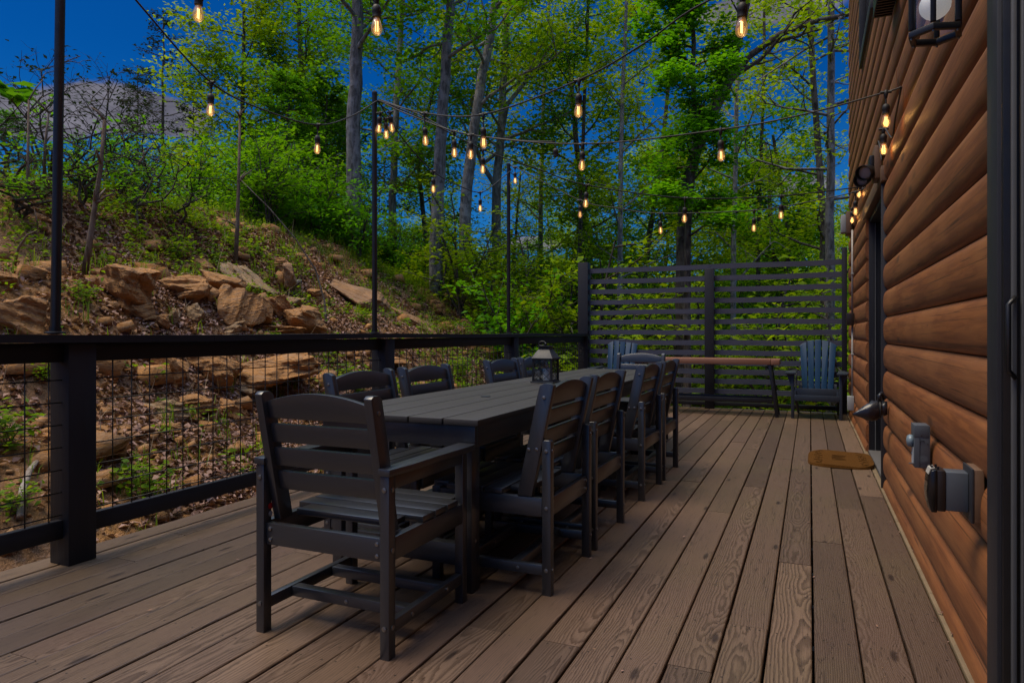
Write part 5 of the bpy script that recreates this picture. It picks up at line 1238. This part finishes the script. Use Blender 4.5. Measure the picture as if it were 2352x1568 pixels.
t4 = above(up_from(0, [(1140, 600), (1139, 430), (1150, 300), (1158, 150), (1165, 0)], 22), 3)
make_tree('forked_tree', 'forked tree behind the far pole, one limb sweeping right', 'tree', t4, .16, 16, LF_MID, 104, per=9, L=3.0, t0=.35, extra=[(b, .10, .04), (c4, .09, .04)], group=FG, sig=.28)
b5 = [at_d(x, y, 14) for x, y in ((1640, 262), (1675, 190), (1720, 130), (1790, 80), (1870, 50), (1950, 34))]
c5 = [at_d(x, y, 14) for x, y in ((1604, 330), (1590, 260), (1594, 180), (1590, 60), (1588, -20))]
t5 = above(up_from(0, [(1566, 600), (1580, 420), (1602, 330), (1640, 262), (1672, 165), (1702, 80), (1715, 0)], 14), 2.5, (.3, 0))
make_tree('leaning_tree', 'dark leaning tree right of centre, a bare limb arching over to the house', 'tree', t5, .16, 9, LF_YEL, 105, BARKD, per=4, L=2.2, t0=.62, extra=[(b5, .085, .045)], group=FG, keep=.6)
T5b = up_from(0, [(1578, 560), (1596, 330), (1592, 180), (1590, 20)], 13.2); 
make_tree('maple_tree', 'bright green leafy maple in front of the dark leaning tree', 'tree', above(T5b, 1.2), .075, 26, LF_BRI, 106, BARKD, per=11, L=1.15, t0=.42, sig=.13, sz=.10, lev=2, group=FG, droop=.0, tilt=.35)
t6 = above(up_from(0, [(1906, 640), (1908, 300), (1909, 0)], 14.5), 4)
make_tree('grey_trunk_tree', 'straight pale grey trunk with thin dead branches beside the house corner', 'tree', t6, .10, 22, LF_YEL, 107, BARKP, per=2, L=1.9, t0=.40, keep=.30, group=FG, up=.05)
t7 = above(up_from(0, [(1893, 640), (1888, 420), (1868, 200), (1860, 0)], 19), 4); make_tree('dark_trunk_tree', 'dark trunk close behind the straight pale grey trunk', 'tree', t7, .11, 15, LF_YEL, 108, BARKD, per=6, L=2.6, t0=.25, group=FG)
t8 = above(up_from(0, [(1684, 640), (1688, 420), (1694, 150), (1697, 0)], 20), 3); make_tree('thin_tree', 'thin straight trunk right of the dark leaning tree', 'tree', t8, .085, 15, LF_YEL, 109, BARK, per=6, L=2.4, t0=.28, group=FG)
t9 = above(up_from(0, [(1741, 640), (1744, 450), (1752, 250), (1756, 80)], 24), 3); make_tree('thin_tree', 'slim dark trunk between the thin straight trunk and the pale grey one', 'tree', t9, .085, 15, LF_YEL, 110, BARKD, per=7, L=2.8, t0=.25, group=FG)
t10 = above(up_from(0, [(1424, 640), (1426, 420), (1432, 150), (1440, 0)], 19), 3); make_tree('thin_tree', 'thin trunk rising above the left half of the slatted screen', 'tree', t10, .08, 17, LF_YEL, 111, BARK, per=8, L=2.4, t0=.25, group=FG)
t11 = above(up_from(0, [(1478, 640), (1490, 560), (1510, 430), (1535, 200), (1545, 0)], 25), 3); make_tree('thin_tree', 'dark slanting trunk above the screen, left of the leaning tree', 'tree', t11, .10, 17, LF_YEL, 112, BARKD, per=8, L=3., t0=.2, group=FG)
t12 = above(up_from(0, [(900, 520), (905, 380), (912, 200), (925, 0)], 21), 3); make_tree('thin_tree', 'grey trunk directly behind the middle pole', 'tree', t12, .12, 18, LF_MID, 113, BARK, per=10, L=3., t0=.25, group=FG, sig=.3)
t13 = above(up_from(0, [(715, 500), (700, 300), (690, 100), (685, 0)], 22), 3); make_tree('thin_tree', 'leafy tree with hidden trunk left of the tall straight grey trunk', 'tree', t13, .11, 22, LF_MID, 114, BARKD, per=11, L=3.4, t0=.2, group=FG, sig=.32)
t14 = above(up_from(0, [(560, 480), (556, 300), (560, 120)], 21), 1.5); make_tree('thin_tree', 'yellow green spreading tree beneath the left string of lights', 'tree', t14, .09, 24, LF_YEL, 115, BARKD, per=12, L=2.8, t0=.15, group=FG, sig=.3)
t15 = above(up_from(0, [(1240, 620), (1243, 400), (1250, 200), (1262, 0)], 26), 3); make_tree('thin_tree', 'airy tree seen between the far pole and the screen', 'tree', t15, .10, 17, LF_YEL, 116, BARK, per=7, L=3.2, t0=.25, group=FG, sig=.3)
t16 = above(up_from(0, [(1330, 640), (1335, 450), (1342, 250), (1350, 60)], 21), 3); make_tree('thin_tree', 'slender tree behind the left post of the slatted screen', 'tree', t16, .075, 16, LF_MID, 117, BARKD, per=7, L=2.4, t0=.3, group=FG)
# dark conifers at the left
def conifer(label, px, base_py, top_py, d, seed, leaf=LF_DARK, spread=1.7, per=9, sz=.10, t0=.12, bark=None, n=46):
    P0 = at_d(px, base_py, d); z = float(terrain(P0[0], P0[1])); P1 = at_d(px + 4, top_py, d); foot = np.array([P0[0], P0[1], min(z, P0[2]) - .3]); T = Tree(seed); r = T.r
    tp = np.linspace(foot, P1, 14); tp[1:-1, :2] += r.normal(0, .03, (12, 2)); h = P1[2] - P0[2]; T.tube(tp, np.linspace(.012 * h + .03, .012, 14), 8)
    for k in range(n):
        t = t0 + (1 - t0) * k / n; p = foot + (P1 - foot) * t; a = k * 2.39 + r.uniform(-.4, .4); T.limb(p, np.array([math.cos(a), math.sin(a), .12]), spread * (1.08 - t) * r.uniform(.6, 1.15) + .15, .022, 1, .06, .7, 5)
    root = thing('evergreen_tree', label, 'tree', tuple(foot), 'dark evergreens on the left'); mesh_np('trunk', np.concatenate(T.V), np.concatenate(T.F), bark or BARKD, root, smooth=True)
    V, F = T.leaves(per, .10, sz, sz * .45, .5); mesh_np('crown', V, F, leaf, root)
conifer('dark open pine with thin layered boughs against the sky', 372, 460, 20, 26, 201, spread=3.0, per=4, sz=.13, t0=.22)
conifer('smaller dark pine left of the open pine', 312, 440, 150, 30, 202, spread=2.6, per=6, sz=.13, t0=.2)
conifer('dense dark green evergreen low in the middle left', 655, 500, 170, 18, 203, LF_DEEP, 2.2, 12, .12, .08)
conifer('second dense evergreen close to the tall straight grey trunk', 745, 500, 160, 19.5, 204, LF_DEEP, 2.0, 12, .12, .08)
conifer('dark evergreen at the far left edge beside the clouds', 10, 430, 255, 22, 205, LF_DEEP, 1.9, 9, .12, .1)
conifer('pine half hidden right of the open pine', 440, 470, 210, 28, 206, LF_DARK, 2.4, 7, .13, .15)

# woodland trees beyond, copies of a few kinds
kinds = []
for i, (lf, bk, pr) in enumerate(((LF_YEL, BARK, 9), (LF_MID, BARKD, 10), (LF_YEL, BARKD, 7), (LF_MID, BARK, 9))):
    rr = np.random.default_rng(300 + i); pts = [(0, 0, -.4), (rr.normal(0, .1), rr.normal(0, .1), 3), (rr.normal(0, .3), rr.normal(0, .3), 7), (rr.normal(0, .5), rr.normal(0, .5), 11.5)]
    kinds.append(make_tree('woodland_tree', ['yellow green tree far back in the woods', 'mid green tree far back in the woods', 'thin crowned yellowish tree far back in the woods', 'full green tree far back in the woods'][i], 'tree', pts, .13, 20, lf, 300 + i, bk, per=pr, L=3.0, t0=.16, sig=.32, sz=.15, group=['far yellow green woodland trees', 'far mid green woodland trees', 'far thin crowned woodland trees', 'far full green woodland trees'][i]))
rr = random.Random(31); spots = []
for k in range(900):
    px = rr.uniform(430, 2010); d = rr.uniform(21, 60) if px > 650 else rr.uniform(30, 60); p = at_d(px, 700, d)
    if p[0] > 2.5 and p[1] < 14: continue
    if all((p[0] - q[0]) ** 2 + (p[1] - q[1]) ** 2 > 3.0 ** 2 for q in spots): spots.append(p)
    if len(spots) >= 78: break
first = [True] * 4
for k, p in enumerate(spots):
    i = rr.randrange(4) if p[0] < 0 else rr.choice([0, 2, 0, 2, 1]); z = float(terrain(p[0], p[1])); sc = rr.uniform(.75, 1.1) * (1.0 if p[0] > -8 else .72)
    if first[i]: o = kinds[i]; o.location = (p[0], p[1], z); o.rotation_euler = (0, 0, rr.uniform(0, 6)); o.scale = (sc,) * 3; first[i] = False
    else: dup(kinds[i], (p[0], p[1], z), rr.uniform(0, 6), None, sc)

# understorey shrubs and saplings
sk = []
def make_shrub(seed, leaf, h, nst, per, sz, name, label, group, sig=.09):
    T = Tree(seed); r = T.r
    for k in range(nst):
        a = r.uniform(0, 6.28); lean = r.uniform(.05, .45); d = np.array([math.cos(a) * lean, math.sin(a) * lean, 1.]); T.limb(np.array([r.normal(0, .05), r.normal(0, .05), -.05]), d, h * r.uniform(.6, 1.1), .012 * h + .003, 1, -.05, .75, 7, .15)
    per = int(per * 2); root = thing(name, label, 'shrub', (0, 0, 0), group); mesh_np('stems', np.concatenate(T.V), np.concatenate(T.F), BARKT if seed % 2 else BARKD, root, smooth=True)
    V, F = T.leaves(per, sig, sz, sz * .55, .5); mesh_np('foliage', V, F, leaf, root); return root
sk = [make_shrub(400, LF_BRI, 1.6, 6, 5, .10, 'sapling', 'bright green sapling on the crest of the bank', 'bright green saplings on the bank'), make_shrub(401, LF_YEL, 1.3, 6, 5, .09, 'sapling', 'yellow green sapling on the crest of the bank', 'yellow green saplings on the bank'),
      make_shrub(402, LF_MID, 2.2, 6, 6, .11, 'shrub', 'tall mid green bush at the edge of the woods', 'mid green bushes at the edge of the woods'), make_shrub(403, LF_WEED, .8, 4, 1, .15, 'shrub', 'low leafy bush on the rocky bank', 'low leafy bushes on the bank'),
      make_shrub(404, LF_YEL, 2.6, 5, 6, .12, 'shrub', 'tall yellow green bush beyond the slatted screen', 'yellow green bushes beyond the screen')]
used = [False] * 5
def put(i, p, sc):
    rz = rr.uniform(0, 6)
    if not used[i]: o = sk[i]; o.location = p; o.rotation_euler = (0, 0, rz); o.scale = (sc,) * 3; used[i] = True
    else: dup(sk[i], p, rz, None, sc)
for k in range(46):   # along the crest
    Y = rr.uniform(4.5, 20); X = XT - 5.4 - rr.uniform(-.3, 3.5) - (.4 if Y < 8 else 0); i = rr.choice([0, 1, 1, 3, 3] if Y < 8 else [0, 0, 1, 2, 2]); put(i, (X, Y, float(terrain(X, Y)) - .03), rr.uniform(.28, .55) if Y < 8 else rr.uniform(.7, 1.25))
for k in range(60):   # bright thicket where the bank runs down
    Y = rr.uniform(11.5, 24); X = XT - 4.6 - rr.uniform(0, 6.5) + max(0, Y - 19) * .8; put(rr.choice([0, 0, 1, 2, 2]), (X, Y, float(terrain(X, Y)) - .03), rr.uniform(.6, 1.2))
for k in range(20):   # lower bank behind the railing further on
    Y = rr.uniform(8, 20); X = rr.uniform(-7.5, -3.7) if Y > 15 else rr.uniform(-4.6, -3.7); put(rr.choice([3, 3, 0, 1]), (X, Y, float(terrain(X, Y)) - .03), rr.uniform(.35, .8) if Y < 11 else rr.uniform(.6, 1.1))
for k in range(75):   # beyond the screen
    Y = rr.uniform(12.5, 30); X = rr.uniform(-9, 5.5); put(rr.choice([4, 4, 2, 0, 1]), (X, Y, float(terrain(X, Y)) - .03), rr.uniform(.8, 1.7))
for px, py, i, sc in ((345, 1150, 3, .45), (20, 1030, 3, .45), (95, 880, 3, .25), (610, 900, 3, .28), (435, 970, 3, .22), (20, 1190, 3, .3), (1000, 900, 3, .5), (1050, 870, 3, .6), (950, 930, 3, .5), (1290, 890, 0, .6), (820, 900, 3, .55), (400, 600, 3, .5), (200, 700, 3, .3), (830, 740, 3, .3)):
    put(i, tuple(hit(px, py)[0]), sc)
# tall thin weed saplings against the sky at the left
def tall_weed(label, px, py, top, d, seed, big=False):  # returns the plant
    p = at_d(px, py, d); z = float(terrain(p[0], p[1])); h = at_d(px, top, d)[2] - z; T = Tree(seed); r = T.r
    for k in range(1 if big else 2):
        pts = np.array([[p[0] + r.normal(0, .04) * j + .08 * k * j, p[1] + r.normal(0, .04) * j, z + h * j / 6 * (1 - .2 * k)] for j in range(7)]); T.tube(pts, np.linspace(.022, .006, 7), 5)
        for q in range((5 if seed >= 520 else 9) if not big else 5):
            t = .35 + .65 * q / 9 if not big else .86 + .03 * q; f = t * 6; i = min(int(f), 5); a = r.uniform(0, 6.28); T.limb(pts[i] + (pts[i + 1] - pts[i]) * (f - i), np.array([math.cos(a), math.sin(a), .7]), ((.32 if seed >= 520 else .75) if not big else .3) * r.uniform(.6, 1.1), .007, 1 if not big else 0, .1, .6, 4)
    root = thing('tall_weed', label, 'plant', (p[0], p[1], z)); mesh_np('stems', np.concatenate(T.V), np.concatenate(T.F), BARKT if big else BARKD, root, smooth=True)
    V, F = T.leaves(2 if big else 1, .06, .26 if big else .075, .15 if big else .035, .5, 1. if big else .8); mesh_np('foliage', V, F, LF_DEEP if big else (LF_DARK if seed < 520 else LF_MID), root); return root
tall_weed('stalk topped with a few broad green leaves near the left edge', 66, 420, 215, 8.4, 501, True)
tall_weed('thin feathery sapling reaching highest at the left, beside the nearest pole', 112, 430, 105, 9.5, 502)
tall_weed('wispy bare stemmed sapling right of the nearest pole', 185, 430, 200, 9.5, 503)
tall_weed('wispy sapling against the pale cloud, right of the first', 240, 450, 190, 10.5, 504)
tall_weed('slender dark sapling before the pines', 290, 460, 215, 11, 505)
tall_weed('wispy sapling at the far left edge', 12, 420, 200, 9.0, 506)
rw = random.Random(55)
for k in range(16):
    px = rw.uniform(5, 430); py = rw.uniform(400, 500) + px * .12; d_ = hit(px, py)[1]; tall_weed(['thin leafy weed growing on the upper bank', 'wispy sprig growing on the upper bank'][k % 2], px, py, py - rw.uniform(70, 190), d_, 520 + k)['group'] = 'thin weeds on the upper bank'

# forested ridge far beyond, closing the view low between the trunks
def far_wood():
    r = np.random.default_rng(77); n = 9000; px = r.uniform(300, 2250, n); d = r.uniform(65, 120, n); P = np.stack([at_d(a, 765, b) for a, b in zip(px, d)]); P[:, 2] = terrain(P[:, 0], P[:, 1]) + r.uniform(0, 1, n) ** .8 * 13
    Q = np.repeat(P, 9, 0) + r.normal(0, 1.0, (n * 9, 3)); V, F = leaf_quads(Q, r, .75, .5, .7); stuff(mesh_np('far_woods', V, F, LF_YEL))
far_wood()
